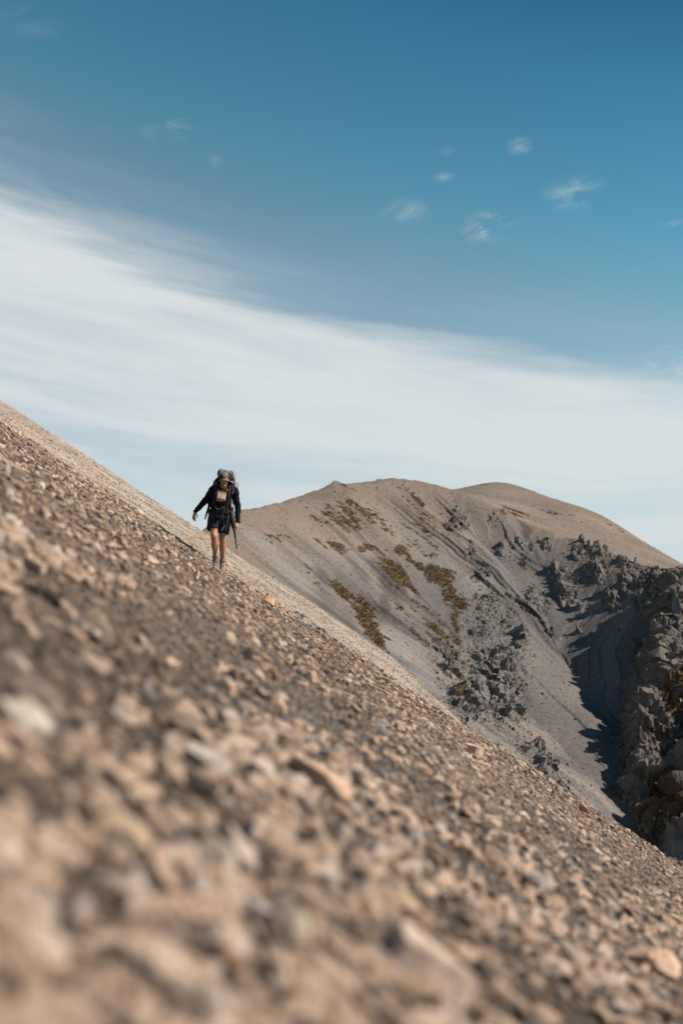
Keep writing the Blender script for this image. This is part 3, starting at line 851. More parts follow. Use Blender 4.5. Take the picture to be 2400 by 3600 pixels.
# ---------------------------------------------------------------- rocks one can single out on the slope
WARM = np.array([1.26, 1.10, 1.02])
def named_rock(px, py, wpx, hpx, color, label, seed, group=None, tilt=0.0, flat=0.6, lift=0.35, spin=None, slab=False, cat='rock', name='rock', n=18):
    """a loose rock resting on the slope; its width and length are given by what it spans in the photograph"""
    p = slope_at(px, py)
    k = p.y / FPX
    me = stone_mesh(seed, flat=1.0, n=n, slab=slab)
    # a second, finer break-up of the block
    bm = bmesh.new(); bm.from_mesh(me)
    bmesh.ops.bevel(bm, geom=list(bm.edges), offset=0.05, segments=1, affect='EDGES', clamp_overlap=True)
    r = random.Random(seed)
    for v in bm.verts: v.co += Vector((r.uniform(-1, 1), r.uniform(-1, 1), r.uniform(-1, 1))) * 0.018
    bm.to_mesh(me); bm.free()
    me.name = name
    me.materials.append(stone_mat)
    o = bpy.data.objects.new(name, me)
    nrm = Vector(slope_normal(np.array([p.x]), np.array([p.y]))[0])
    down = Vector((1, 0, -TAN)).normalized()
    a = down if spin is None else Quaternion(nrm, spin) @ down
    a = (a - nrm * a.dot(nrm)).normalized()
    b = nrm.cross(a)
    m = Matrix((a, b, nrm)).transposed()
    q = m.to_quaternion() @ Quaternion((0, 1, 0), tilt)
    L = wpx * k / 2 * (1.12 if py > 2300 else 1.0)
    Hh = hpx * k / 2 * (1.12 if py > 2300 else 1.0)
    o.scale = (L, L * 0.75, Hh)
    o.rotation_euler = q.to_euler()
    o.location = p + nrm * Hh * lift
    o['col'] = [float(v) for v in np.minimum(np.array(color) * WARM, (0.72, 0.60, 0.505))]
    link(o)
    tag(o, label, cat, group)
    return o

PEACH, BEIGE, PALE_, TANN, GREY, DARKB, RUST = (0.52, 0.39, 0.29), (0.45, 0.36, 0.27), (0.64, 0.56, 0.48), (0.50, 0.37, 0.25), (0.33, 0.325, 0.32), (0.045, 0.038, 0.036), (0.42, 0.25, 0.15)
named_rock(530, 1922, 74, 20, (0.40, 0.30, 0.25), "long flat pinkish brown slab lying left of the hiker, just below the hiker's shadow", 1, slab=True, tilt=0.1)
named_rock(800, 1992, 44, 26, TANN, 'small tan stone under the toes of the hiker\'s boots', 2)
named_rock(935, 2130, 58, 48, (0.55, 0.36, 0.24), 'orange tan block with a flat sunlit face, right of the hiker', 3, lift=0.5)
named_rock(958, 2186, 40, 30, (0.53, 0.37, 0.26), 'smaller tan stone just below the orange tan block right of the hiker', 4)
named_rock(1350, 2372, 46, 36, PEACH, 'peach coloured stone near the crest of the slope below the tussock patches', 5, lift=0.5)
named_rock(1655, 2650, 66, 42, (0.58, 0.45, 0.36), 'pale pink slab near the crest with a dark gap at its upper end', 6, slab=True, tilt=-0.25, lift=0.6)
named_rock(2050, 2856, 60, 44, (0.52, 0.33, 0.22), 'orange block on the right edge of the slope with a black triangular gap beside it', 7, lift=0.7)
named_rock(1952, 2776, 24, 26, RUST, 'small rusty red stone standing on the slope crest by the ravine', 8, lift=0.6)
named_rock(1585, 2822, 96, 52, BEIGE, 'beige stone lying over a dark hollow, midway down the right half of the slope', 9, lift=0.7, tilt=0.25)
named_rock(60, 2610, 250, 150, PALE_, 'large whitish stone out of focus at the left edge of the slope', 10, flat=.6, lift=0.5)
named_rock(725, 2700, 220, 100, (0.66, 0.58, 0.50), 'long whitish stone out of focus in the middle of the slope', 11, tilt=0.08, lift=0.55)
named_rock(815, 2662, 130, 90, (0.60, 0.50, 0.41), 'rounded cream stone tucked against the upper right of the long whitish stone', 12, lift=0.4)
named_rock(570, 2745, 170, 100, (0.56, 0.45, 0.34), 'cream stone just left of the long whitish stone', 13)
named_rock(1110, 2795, 290, 120, PEACH, 'big wedge shaped peach stone out of focus in the middle of the slope', 14, tilt=0.05, lift=0.5)
named_rock(400, 3010, 220, 170, (0.60, 0.47, 0.34), 'big honey coloured stone out of focus in the lower left', 15, tilt=-0.2, lift=0.5)
named_rock(710, 3100, 250, 170, (0.62, 0.52, 0.44), 'broad cream stone out of focus right of the honey coloured stone', 16, tilt=0.15, lift=0.5)
named_rock(120, 3320, 300, 190, (0.60, 0.51, 0.43), 'broad pale stone out of focus in the bottom left of the slope', 17, lift=0.4)
named_rock(540, 3370, 330, 170, (0.58, 0.48, 0.40), 'long pale stone slanting down, out of focus near the bottom of the slope', 18, lift=0.4, tilt=0.1)
named_rock(1015, 3110, 170, 130, (0.57, 0.45, 0.35), 'cream stone beside a black hollow, out of focus below the big wedge shaped stone', 19, lift=0.6)
named_rock(1000, 3285, 150, 150, (0.62, 0.53, 0.45), 'rounded whitish stone out of focus, second stone below the black hollow', 20, lift=0.5)
named_rock(1400, 3240, 150, 110, (0.58, 0.45, 0.34), 'cream stone out of focus in the lower right part of the slope', 21, lift=0.5)
named_rock(1440, 3440, 420, 200, (0.60, 0.50, 0.42), 'largest pale slab out of focus at the bottom of the slope', 22, lift=0.35, slab=True, flat=.5)
named_rock(1315, 3110, 84, 90, (0.50, 0.40, 0.30), 'upright tan stone out of focus above the cream stone in the lower right', 23, lift=0.6)
named_rock(1705, 3255, 60, 70, (0.46, 0.48, 0.52), 'bluish grey stone among the tan ones in the lower right', 24, lift=0.5)
named_rock(150, 2112, 170, 70, DARKB, 'blackish shape out of focus high on the left of the slope', 25, lift=0.2)  # near-black block filling a dark spot on the slope
named_rock(2280, 3420, 220, 150, (0.56, 0.43, 0.33), 'tan stone out of focus in the bottom right corner', 26, lift=0.4)
named_rock(1930, 3180, 110, 70, (0.50, 0.39, 0.29), 'tan stone low on the right of the slope, above the bluish grey one', 27, lift=0.4)
named_rock(260, 2270, 90, 60, (0.53, 0.41, 0.31), 'peach stone out of focus below the blackish shape', 28, lift=0.5)
named_rock(440, 2060, 110, 60, (0.57, 0.44, 0.34), 'pale peach stone between the blackish shape and the long flat slab', 29, lift=0.4)
# dark broken bedrock ledge that breaks through the scree to the right of the hiker

def ledge():
    root = bpy.data.objects.new('rock_outcrop', None)
    p0 = slope_at(1090, 2200)
    root.location = p0
    root.empty_display_size = 0.2
    link(root)
    tag(root, 'low broken ledge of grey bedrock breaking through the scree right of the hiker', 'outcrop')
    r = random.Random(5)
    for i, (px, py, w, h) in enumerate([(1046, 2160, 34, 22), (1066, 2176, 44, 34), (1086, 2194, 40, 26), (1104, 2206, 52, 38), (1128, 2226, 46, 30), (1146, 2243, 40, 26), (1072, 2200, 30, 16)]):
        p = slope_at(px, py)
        k = p.y / FPX
        me = stone_mesh(700 + i, flat=0.7, n=18)
        me.materials.append(stone_mat)
        c = Vector((0.20, 0.20, 0.20)) * r.uniform(0.7, 1.5)
        o = bpy.data.objects.new('ledge_block', me)
        o.location = p - p0 + Vector((0, 0, h * k * 0.2))
        o.rotation_euler = (r.uniform(-.3, .3), math.atan(TAN) + r.uniform(-.4, .4), r.uniform(-1, 1))
        o.scale = (w * k / 2, w * k / 2, h * k / 2)
        o['col'] = list(c)
        link(o, root)
ledge()
# ---------------------------------------------------------------- the hiker
HY = 18.6
HX = (762 - CX) / FPX * HY
HZ = float(slope_z(np.array([HX]), np.array([HY]))[0]) + 0.0
HORG = Vector((HX, HY, HZ))
HS = HY / FPX / 4.9 * 1.025

def V(cx, cy, y=0.0):
    """hiker's own frame: across and up measured off the photograph, y towards the mountain"""
    return Vector(((cx - 794) * HS, y, (1998 - cy) * HS))

def frames(pts):
    n = len(pts); fr = []
    up = None
    for i in range(n):
        t = (pts[min(i + 1, n - 1)] - pts[max(i - 1, 0)]).normalized()
        if up is None:
            up = Vector((0, 1, 0)) if abs(t.y) < 0.9 else Vector((1, 0, 0))
        a = (up - t * up.dot(t)).normalized()
        b = t.cross(a)
        fr.append((a, b, t)); up = a
    return fr

def smooth_path(pts, rad, sub=4):
    P = [Vector(p) for p in pts]
    Rr = [r if isinstance(r, tuple) else (r, r) for r in rad]
    if sub < 2 or len(P) < 3: return P, Rr
    A = [P[0] * 2 - P[1]] + P + [P[-1] * 2 - P[-2]]
    Q = [Rr[0]] + Rr + [Rr[-1]]
    op, orr = [], []
    for i in range(1, len(A) - 2):
        for k in range(sub):
            t = k / sub
            f = lambda a, b, c, d: 0.5 * (2 * b + (c - a) * t + (2 * a - 5 * b + 4 * c - d) * t * t + (3 * b - a - 3 * c + d) * t ** 3)
            op.append(f(A[i - 1], A[i], A[i + 1], A[i + 2]))
            orr.append(tuple(f(Q[i - 1][j], Q[i][j], Q[i + 1][j], Q[i + 2][j]) for j in (0, 1)))
    op.append(P[-1]); orr.append(Rr[-1])
    return op, orr

def tube(bm, pts, rad, seg=14, sub=4, cap=True):
    """closed tapering tube; a radius may be (front-back, sideways)"""
    P, Q = smooth_path(pts, rad, sub)
    fr = frames(P)
    if cap:
        t0, t1 = fr[0][2], fr[-1][2]
        P = [P[0] - t0 * Q[0][0] * 0.7, P[0] - t0 * Q[0][0] * 0.45] + P + [P[-1] + t1 * Q[-1][0] * 0.45, P[-1] + t1 * Q[-1][0] * 0.7]
        Q = [tuple(v * 0.35 for v in Q[0]), tuple(v * 0.8 for v in Q[0])] + Q + [tuple(v * 0.8 for v in Q[-1]), tuple(v * 0.35 for v in Q[-1])]
        fr = [fr[0], fr[0]] + fr + [fr[-1], fr[-1]]
    rings = []
    for p, (ra, rb), (a, b, t) in zip(P, Q, fr):
        rings.append([bm.verts.new(p + a * ra * math.cos(2 * math.pi * k / seg) + b * rb * math.sin(2 * math.pi * k / seg)) for k in range(seg)])
    for r0, r1 in zip(rings, rings[1:]):
        for k in range(seg):
            bm.faces.new((r0[k], r0[(k + 1) % seg], r1[(k + 1) % seg], r1[k]))
    bm.faces.new(list(reversed(rings[0]))); bm.faces.new(rings[-1])

def ball(bm, c, r, rot=None, seg=16):
    m = Matrix.Translation(c) @ (rot.to_matrix().to_4x4() if rot else Matrix()) @ Matrix.Diagonal((*(r if hasattr(r, '__len__') else (r, r, r)), 1))
    bmesh.ops.create_uvsphere(bm, u_segments=seg, v_segments=seg // 2 + 2, radius=1, matrix=m)

def box(bm, c, size, rot=None, bev=0.0):
    m = Matrix.Translation(c) @ (rot.to_matrix().to_4x4() if rot else Matrix()) @ Matrix.Diagonal((*size, 1))
    g = bmesh.ops.create_cube(bm, size=1, matrix=m)
    if bev:
        e = {ed for v in g['verts'] for ed in v.link_edges}
        bmesh.ops.bevel(bm, geom=list(e), offset=bev, segments=3, affect='EDGES', profile=0.6, clamp_overlap=True)

def ribbon(bm, pts, side, w, t, sub=4):
    """flat strap swept along points; side: direction of its width (one, or one per point)"""
    P, _ = smooth_path(pts, [1] * len(pts), sub)
    n = len(P); rings = []
    for i, p in enumerate(P):
        tg = (P[min(i + 1, n - 1)] - P[max(i - 1, 0)]).normalized()
        s = Vector(side) - tg * tg.dot(Vector(side)); s.normalize()
        nn = tg.cross(s)
        rings.append([bm.verts.new(p + s * w / 2 * a + nn * t / 2 * b) for a, b in ((-1, -1), (1, -1), (1, 1), (-1, 1))])
    for r0, r1 in zip(rings, rings[1:]):
        for k in range(4): bm.faces.new((r0[k], r0[(k + 1) % 4], r1[(k + 1) % 4], r1[k]))
    bm.faces.new(list(reversed(rings[0]))); bm.faces.new(rings[-1])

def part(name, bm, m, parent, voxel=None, relax=4, wrinkle=0.0, wscale=14, smooth=True, aniso=(1, 1, 1)):
    bmesh.ops.recalc_face_normals(bm, faces=bm.faces)
    me = bpy.data.meshes.new(name); bm.to_mesh(me); bm.free()
    o = bpy.data.objects.new(name, me)
    COL.objects.link(o)
    if voxel:
        r = o.modifiers.new('r', 'REMESH'); r.mode = 'VOXEL'; r.voxel_size = voxel
        if relax:
            sm_ = o.modifiers.new('s', 'SMOOTH'); sm_.factor = 0.5; sm_.iterations = relax
        dg = bpy.context.evaluated_depsgraph_get()
        me2 = bpy.data.meshes.new_from_object(o.evaluated_get(dg))
        o.modifiers.clear(); o.data = me2; bpy.data.meshes.remove(me); me = me2; me.name = name
    if wrinkle:
        n = len(me.vertices)
        co = np.empty(n * 3, np.float32); me.vertices.foreach_get('co', co); co = co.reshape(-1, 3).astype(float)
        no = np.empty(n * 3, np.float32); me.vertices.foreach_get('normal', no); no = no.reshape(-1, 3)
        q = co * wscale * np.array(aniso)
        d = fbm(q[:, 0] + 3, q[:, 1], q[:, 2], oct=3, seed=len(name), ridged=True) * wrinkle
        me.vertices.foreach_set('co', (co + no * d[:, None]).astype(np.float32).ravel())
    me.materials.clear(); me.materials.append(m)
    me.polygons.foreach_set('use_smooth', np.full(len(me.polygons), smooth))
    me.update()
    if parent is not None: o.parent = parent
    return o

def root(name, label, cat, group=None):
    o = bpy.data.objects.new(name, None); o.empty_display_size = 0.1
    o.location = HORG
    link(o)
    return tag(o, label, cat, group)

skin = mat('skin', (0.43, 0.205, 0.108), 0.55, 0.35, 0.10, 25)
lipm = mat('lip', (0.36, 0.12, 0.09), 0.5, 0.4, 0.05)
eye_m = mat('eye', (0.05, 0.035, 0.03), 0.2, 0.5, 0.02)
hairm = mat('hair', (0.06, 0.035, 0.02), 0.7, 0.3, 0.3, 90)
knit = mat('black_knit', (0.011, 0.011, 0.014), 0.95, 0.08, 0.25, 60, 0.5, 180)
shortm = mat('dark_shorts', (0.020, 0.022, 0.030), 0.85, 0.15, 0.15, 30, 0.3, 60)
sockm = mat('wool_sock', (0.21, 0.14, 0.125), 0.95, 0.05, 0.25, 70, 0.6, 120)
maroon = mat('maroon_band', (0.09, 0.016, 0.022), 0.95, 0.05)
white_ = mat('off_white', (0.62, 0.58, 0.54), 0.8, 0.1, 0.05)
bootm = mat('boot_leather', (0.170, 0.128, 0.108), 0.75, 0.2, 0.3, 35, 0.5, 70)
bootm2 = mat('boot_suede', (0.25, 0.178, 0.152), 0.9, 0.08, 0.3, 35, 0.5, 70)
solem = mat('boot_rubber', (0.045, 0.043, 0.040), 0.8, 0.2)
lacem = mat('lace', (0.35, 0.30, 0.26), 0.8, 0.1)
packgrey = mat('grey_pack_cloth', (0.285, 0.258, 0.248), 0.7, 0.25, 0.15, 20, 0.5, 50)
packblk = mat('black_pack_cloth', (0.013, 0.013, 0.015), 0.8, 0.18, 0.2, 30, 0.4, 60)
webbing = mat('black_webbing', (0.022, 0.022, 0.024), 0.75, 0.2, 0.2, 80)
buckm = mat('grey_buckle', (0.30, 0.29, 0.28), 0.35, 0.5, 0.05)
canvas = mat('tan_canvas', (0.46, 0.335, 0.235), 0.9, 0.1, 0.12, 30, 0.5, 120)
canvas_d = mat('brown_canvas', (0.15, 0.085, 0.035), 0.9, 0.1, 0.2, 40)
capm = mat('grey_cap', (0.16, 0.142, 0.130), 0.85, 0.12, 0.15, 40, 0.4, 90)
capblk = mat('black_cap', (0.010, 0.010, 0.011), 0.85, 0.1)
orange = mat('orange_badge', (0.62, 0.20, 0.035), 0.6, 0.2)
polem = mat('black_pole', (0.009, 0.009, 0.010), 0.6, 0.25, 0.1)
bluem = mat('blue_bottle', (0.04, 0.30, 0.48), 0.35, 0.4, 0.05)
redm = mat('red_strap', (0.30, 0.02, 0.03), 0.6, 0.2)
inkm = mat('black_ink', (0.012, 0.012, 0.012), 0.7, 0.1)
pinkm = mat('pink_print', (0.55, 0.36, 0.40), 0.7, 0.1)

person = root('person', 'hiker in black top, dark shorts and cap walking across the scree slope', 'person')

# joints
NECK = V(905, 655, -0.05)
SHL, SHR = V(745, 655, 0.00), V(1082, 672, 0.02)               # shoulders as seen: left of the picture, right of the picture
ELL, WRL = V(588, 858, 0.02), V(432, 1048, -0.05)
ELR, WRR = V(1140, 940, 0.07), V(1150, 1232, -0.04)
HIPL, HIPR = V(762, 1150, 0.05), V(905, 1150, 0.06)
KNL, ANL = V(768, 1462, -0.16), V(778, 1835, -0.02)
KNR, ANR = V(888, 1492, 0.02), V(868, 1880, 0.24)

def hand(bm, wrist, d, side, curl, spread=1.0, size=1.0, mirror=False):
    """palm, four bent fingers of unequal length and a thumb; d: along the hand, side: towards the thumb"""
    d = d.normalized(); side = (side - d * side.dot(d)).normalized(); nrm = d.cross(side) * (-1 if mirror else 1)   # nrm: out of the back of the hand
    k = size
    tube(bm, [wrist - d * .02, wrist + d * .03 * k, wrist + d * .09 * k], [.021, .026, .022], sub=3, seg=10)
    for w in (-.024, -.008, .008, .024):
        tube(bm, [wrist + d * .015 * k + side * w * .6, wrist + d * .10 * k + side * w * 1.05], [.013, .0125], sub=1, seg=8)
    for j, (w, L) in enumerate(((.030, .074), (.010, .083), (-.010, .077), (-.029, .060))):
        p = wrist + d * (.098 - .004 * abs(j - 1)) * k + side * w * spread
        pts = [p - d * .012]
        a = 0.10
        q = p.copy(); pts.append(q.copy())
        for f in (.44, .32, .24):
            a += curl * (0.85 if j != 0 else 0.6)
            q = q + (d * math.cos(a) - nrm * math.sin(a)) * L * f * k
            pts.append(q.copy())
        tube(bm, pts, [.0095, .0092, .0085, .0078, .0068], sub=2, seg=8)
    p = wrist + d * .028 * k + side * .024
    pts = [p, p + (d * .6 + side * .75 - nrm * .2) * .034 * k]
    pts.append(pts[-1] + (d * .85 + side * .35 - nrm * .45) * .032 * k)
    pts.append(pts[-1] + (d * .9 + side * .05 - nrm * .5) * .025 * k)
    tube(bm, pts, [.0145, .0125, .0105, .0085], sub=2, seg=8)

HEADC = V(938, 512, -0.17)
HROT = Euler((R(27), R(-3), R(4))).to_quaternion()
def HP(x, y, z): return HEADC + HROT @ Vector((x, y, z))

bm = bmesh.new()
# head with brow, nose, lips, cheeks, chin and ears
ball(bm, HP(0, .018, .030), (.077, .096, .090), HROT)
ball(bm, HP(0, -.028, -.045), (.057, .060, .064), HROT)
ball(bm, HP(0, -.066, -.098), (.024, .020, .018), HROT)
for s_ in (-1, 1):
    ball(bm, HP(.041 * s_, -.052, -.022), (.027, .030, .030), HROT)
    ball(bm, HP(.079 * s_, .012, -.005), (.010, .020, .033), HROT)
    tube(bm, [HP(.010 * s_, -.083, .028), HP(.030 * s_, -.081, .033), HP(.052 * s_, -.062, .026)], [.009, .010, .008], sub=2, seg=8)
tube(bm, [HP(0, -.080, .024), HP(0, -.094, .004), HP(0, -.108, -.024)], [.008, .010, .014], sub=3, seg=10)
for s_ in (-1, 1): ball(bm, HP(.012 * s_, -.094, -.028), (.009, .010, .008), HROT)
ball(bm, HP(0, -.082, -.060), (.026, .012, .010), HROT)
tube(bm, [HP(-.020, -.083, -.055), HP(0, -.091, -.053), HP(.020, -.083, -.055)], [.005, .0065, .005], sub=2, seg=8)
tube(bm, [HP(-.017, -.082, -.067), HP(0, -.090, -.069), HP(.017, -.082, -.067)], [.005, .007, .005], sub=2, seg=8)
tube(bm, [NECK + Vector((0, .02, -.06)), NECK, HP(0, .03, -.05), HP(0, .02, 0)], [.064, .057, .056, .06])
# torso
tube(bm, [V(835, 1120, .06), V(848, 1000, .05), V(868, 840, .02), V(895, 700, -.01)], [(.11, .15), (.10, .135), (.115, .155), (.085, .14)], seg=20)
# arms
tube(bm, [SHL, SHL.lerp(ELL, .5), ELL, ELL.lerp(WRL, .35), WRL], [.056, .047, .040, .039, .025])
tube(bm, [SHR, SHR.lerp(ELR, .5), ELR, ELR.lerp(WRR, .35), WRR], [.056, .047, .040, .039, .025])
tube(bm, [SHL, NECK + Vector((0, .03, -.08)), SHR], [.055, .07, .055])
hand(bm, WRL, V(412, 1195, -.08) - WRL, Vector((1.0, -.5, -.2)), 0.36, 1.05)
hand(bm, WRR, V(1136, 1340, -.13) - WRR, Vector((-0.25, -1.0, -.1)), 0.62, 0.95, .95, True)
# legs
for hip, kn, an in ((HIPL, KNL, ANL), (HIPR, KNR, ANR)):
    d = (an - kn)
    tube(bm, [hip + Vector((0, 0, .03)), hip.lerp(kn, .45), hip.lerp(kn, .82), kn + Vector((0, -.012, .01)), kn + d * .14 + Vector((0, 0.004, 0)), kn + d * .36 + Vector((0, .018, 0)), kn + d * .68 + Vector((0, .008, 0)), an],
         [.090, .084, .069, .063, .057, .064, .047, .037], seg=18)
    ball(bm, kn + Vector((0, -.035, 0)), (.034, .026, .038))
    tube(bm, [an, an + Vector((.0, .0, -.04)), an + Vector((.005, -.05, -.085))], [.034, .032, .024], sub=2)
body = part('body', bm, skin, person, voxel=.0042, relax=5)
# lips keep their own colour on the same skin
body.data.materials.append(lipm)
lipc = HP(0, -.092, -.060)
for p in body.data.polygons:
    c = p.center - lipc
    if c.length < .03:
        c = HROT.inverted() @ c
        if (c.x / .023) ** 2 + (c.z / .013) ** 2 < 1 and c.y < .012: p.material_index = 1
for s_ in (-1, 1):
    bm = bmesh.new(); ball(bm, HP(.031 * s_, -.074, .010), (.012, .0105, .0075), HROT, 12)
    part('eye', bm, eye_m, person)
    bm = bmesh.new(); tube(bm, [HP(.012 * s_, -.094, .033), HP(.032 * s_, -.091, .040), HP(.052 * s_, -.071, .033)], [.004, .005, .003], sub=2, seg=6)
    part('eyebrow', bm, hairm, person)
bm = bmesh.new()
ball(bm, HP(0, .030, .034), (.083, .092, .090), HROT)
for s_ in (-1, 1): tube(bm, [HP(.076 * s_, -.012, .05), HP(.078 * s_, -.016, .012), HP(.075 * s_, -.012, -.012)], [.014, .011, .007], sub=2, seg=8)
ball(bm, HP(0, .085, -.03), (.060, .035, .05), HROT)
part('hair', bm, hairm, person, voxel=.006, relax=2, wrinkle=.004, wscale=60)

# cap: black front, grey crown and a curved brim
bm = bmesh.new()
ball(bm, HP(0, .012, .062), (.088, .104, .076), HROT)
g = [v for v in bm.verts if (HROT.inverted() @ (v.co - HEADC)).z < .050]
bmesh.ops.delete(bm, geom=g, context='VERTS')
cap = part('cap', bm, capm, person)
cap.modifiers.new('cloth', 'SOLIDIFY').thickness = .004
bm = bmesh.new()
ball(bm, HP(-.014, -.004, .058), (.083, .094, .066), HROT)
g = [v for v in bm.verts if (lambda q: q.z < .052 or q.y > -.028 or q.z > .112)(HROT.inverted() @ (v.co - HEADC))]
bmesh.ops.delete(bm, geom=g, context='VERTS')
cf = part('front_panel', bm, capblk, cap)
cf.modifiers.new('cloth', 'SOLIDIFY').thickness = .012
bm = bmesh.new()
rows = []
for i in range(9):
    a = math.radians(-82 + 164 * i / 8)
    row = []
    for t in (0, .35, .7, 1.0):
        rx, ry = .084 + t * .022, .098 + t * .072
        x, y = math.sin(a) * rx, .004 - math.cos(a) * ry
        row.append(bm.verts.new(HP(x, y, .050 - .055 * (x / .1) ** 2 - .012 * t + .004 * math.sin(3 * a))))
    rows.append(row)
for r0, r1 in zip(rows, rows[1:]):
    for k in range(3): bm.faces.new((r0[k], r0[k + 1], r1[k + 1], r1[k]))
br = part('brim', bm, capm, cap)
br.modifiers.new('cloth', 'SOLIDIFY').thickness = .007
bm = bmesh.new(); ball(bm, HP(.002, -.101, .078), (.013, .008, .016), HROT, 10)
part('badge', bm, orange, cap)

# black knitted top
bm = bmesh.new()
tube(bm, [V(830, 1085, .05), V(842, 1000, .04), V(862, 840, .0), V(890, 710, -.02), V(900, 665, -.03)], [(.135, .178), (.130, .165), (.145, .185), (.115, .175), (.08, .11)], seg=24)
tube(bm, [SHL + Vector((.05, 0, .0)), SHL + Vector((-.01, 0, -.02)), SHL.lerp(ELL, .5), ELL, ELL.lerp(WRL, .5), WRL.lerp(ELL, .04)], [.085, .082, .066, .057, .050, .041])
tube(bm, [SHR + Vector((-.05, 0, .0)), SHR + Vector((.01, 0, -.02)), SHR.lerp(ELR, .5), ELR, ELR.lerp(WRR, .5), WRR.lerp(ELR, .04)], [.085, .082, .064, .056, .048, .042])
tube(bm, [NECK + Vector((0, .03, -.06)), NECK + Vector((0, .01, .005))], [.082, .068], sub=1)
top = part('knitted_top', bm, knit, person, voxel=.008, relax=3, wrinkle=.009, wscale=9, aniso=(.6, .8, 2.2))

# shorts
bm = bmesh.new()
tube(bm, [V(828, 1075, .05), V(830, 1130, .05), V(832, 1190, .06)], [(.135, .178), (.14, .185), (.135, .18)], seg=24)
tube(bm, [HIPL + Vector((-.01, 0, .02)), HIPL.lerp(KNL, .4) + Vector((-.022, .0, 0)), HIPL.lerp(KNL, .62) + Vector((-.034, .012, 0))], [.118, .118, (.112, .118)], seg=20, cap=False)
tube(bm, [HIPR + Vector((.01, 0, .02)), HIPR.lerp(KNR, .45) + Vector((.022, 0, 0)), HIPR.lerp(KNR, .74) + Vector((.012, .0, 0))], [.115, .108, (.100, .096)], seg=20, cap=False)
shorts = part('shorts', bm, shortm, person, voxel=.008, relax=3, wrinkle=.010, wscale=7, aniso=(1.8, 1.5, .7))

# socks and boots
def foot(an, kn, toe_dir, upper, name_z, pitch):
    sock = bmesh.new()
    d = (kn - an).normalized()
    tube(sock, [an - d * .02, an + d * .05, an + d * .098], [.047, .048, .049], sub=2, cap=False)
    so = part('sock', sock, sockm, person, wrinkle=.003, wscale=40)
    b2 = bmesh.new(); tube(b2, [an + d * .098, an + d * .112], [.0495, .0495], sub=1, cap=False); part('stripe', b2, white_, so)
    b3 = bmesh.new(); tube(b3, [an + d * .112, an + d * .124], [.0492, .049], sub=1, cap=False); part('band', b3, maroon, so)
    f = toe_dir.normalized(); up = Vector((0, 0, 1)); up = (up - f * up.dot(f)).normalized(); sd_ = f.cross(up)
    heel = an - Vector((0, 0, 1)) * name_z
    def B(a, b, c): return heel + f * a + sd_ * b + up * c
    bt = bmesh.new()
    tube(bt, [B(-.045, 0, .045), B(.0, 0, .050), B(.08, 0, .052), B(.15, 0, .047), B(.205, 0, .040)], [(.050, .050), (.054, .052), (.054, .056), (.050, .060), (.040, .052)], sub=3, seg=16)
    tube(bt, [B(.005, 0, .05), B(.012, 0, .10), an + d * .0, an + d * .055], [(.058, .050), (.062, .052), .058, .058], sub=3, seg=16)
    tube(bt, [B(.03, 0, .12), B(.07, 0, .085), B(.12, 0, .060)], [.045, .046, .040], sub=3, seg=16)
    boot = part('boot', bt, upper, person, voxel=.006, relax=3, wrinkle=.004, wscale=22)
    sl = bmesh.new()
    ring0, ring1 = [], []
    for k in range(24):
        a = 2 * math.pi * k / 24
        la = math.cos(a) * .150 + .082
        w = .061 * (1.0 - .18 * (math.cos(a) < -.2)) * math.sin(a)
        ring0.append(sl.verts.new(B(la, w * 1.04, -.004))); ring1.append(sl.verts.new(B(la * .99 + .001, w, .028)))
    for k in range(24): sl.faces.new((ring0[k], ring0[(k + 1) % 24], ring1[(k + 1) % 24], ring1[k]))
    sl.faces.new(ring0); sl.faces.new(ring1)
    part('sole', sl, solem, boot, smooth=False)
    tc_ = bmesh.new()
    tube(tc_, [B(.165, 0, .040), B(.200, 0, .034), B(.228, 0, .026)], [(.044, .059), (.040, .054), (.022, .040)], sub=2, seg=14)
    part('toe_cap', tc_, solem if upper is bootm else bootm2, boot)
    tb = bmesh.new()
    tube(tb, [an + d * .030, an + d * .058, an + d * .066], [.060, .062, .058], sub=1, cap=False, seg=16)
    part('collar', tb, bootm2, boot)
    for i in range(6):
        t = i / 5
        c = B(.150 - .115 * t, 0, .098 + .075 * t) if i < 4 else an + f * (.062) + d * (.0 + .028 * (i - 3))
        lb = bmesh.new()
        tube(lb, [c - sd_ * .036 - up * .012, c, c + sd_ * .036 - up * .012], [.0045, .0045, .0045], sub=2, seg=6)
        part('lace', lb, lacem, boot)
foot(ANL, KNL, Vector((.03, -1, -.12)), bootm, .172, 0)
foot(ANR, KNR, Vector((.06, -1, -.28)), bootm2, .160, 0)
# ---------------------------------------------------------------- what the hiker carries
pack = root('backpack', "large black and grey backpack on the hiker's back, its lid rising above the cap", 'backpack')
bm = bmesh.new()
box(bm, V(880, 780, .30), (.36, .25, .62), Euler((R(-9), 0, 0)), .07)
part('pack_body', bm, packblk, pack, voxel=.012, relax=3, wrinkle=.012, wscale=7)
bm = bmesh.new()
box(bm, V(950, 402, .17), (.325, .27, .155), Euler((R(-6), R(7), 0)), .05)
ball(bm, V(925, 360, .16), (.10, .10, .05)); ball(bm, V(1035, 430, .13), (.065, .10, .055))
lid = part('lid', bm, packgrey, pack, voxel=.009, relax=3, wrinkle=.016, wscale=7, aniso=(1.2, 1, 1.4))
bm = bmesh.new()
ribbon(bm, [V(838, 318, .05), V(822, 380, .03), V(815, 450, .05), V(818, 500, .10)], (0, 1, .2), .035, .008)
part('lid_strap', bm, webbing, lid)
bm = bmesh.new()
ribbon(bm, [V(806, 345, .06), V(800, 400, .05), V(806, 455, .07)], (0, 1, 0), .03, .006)
part('lid_edge', bm, white_, lid)
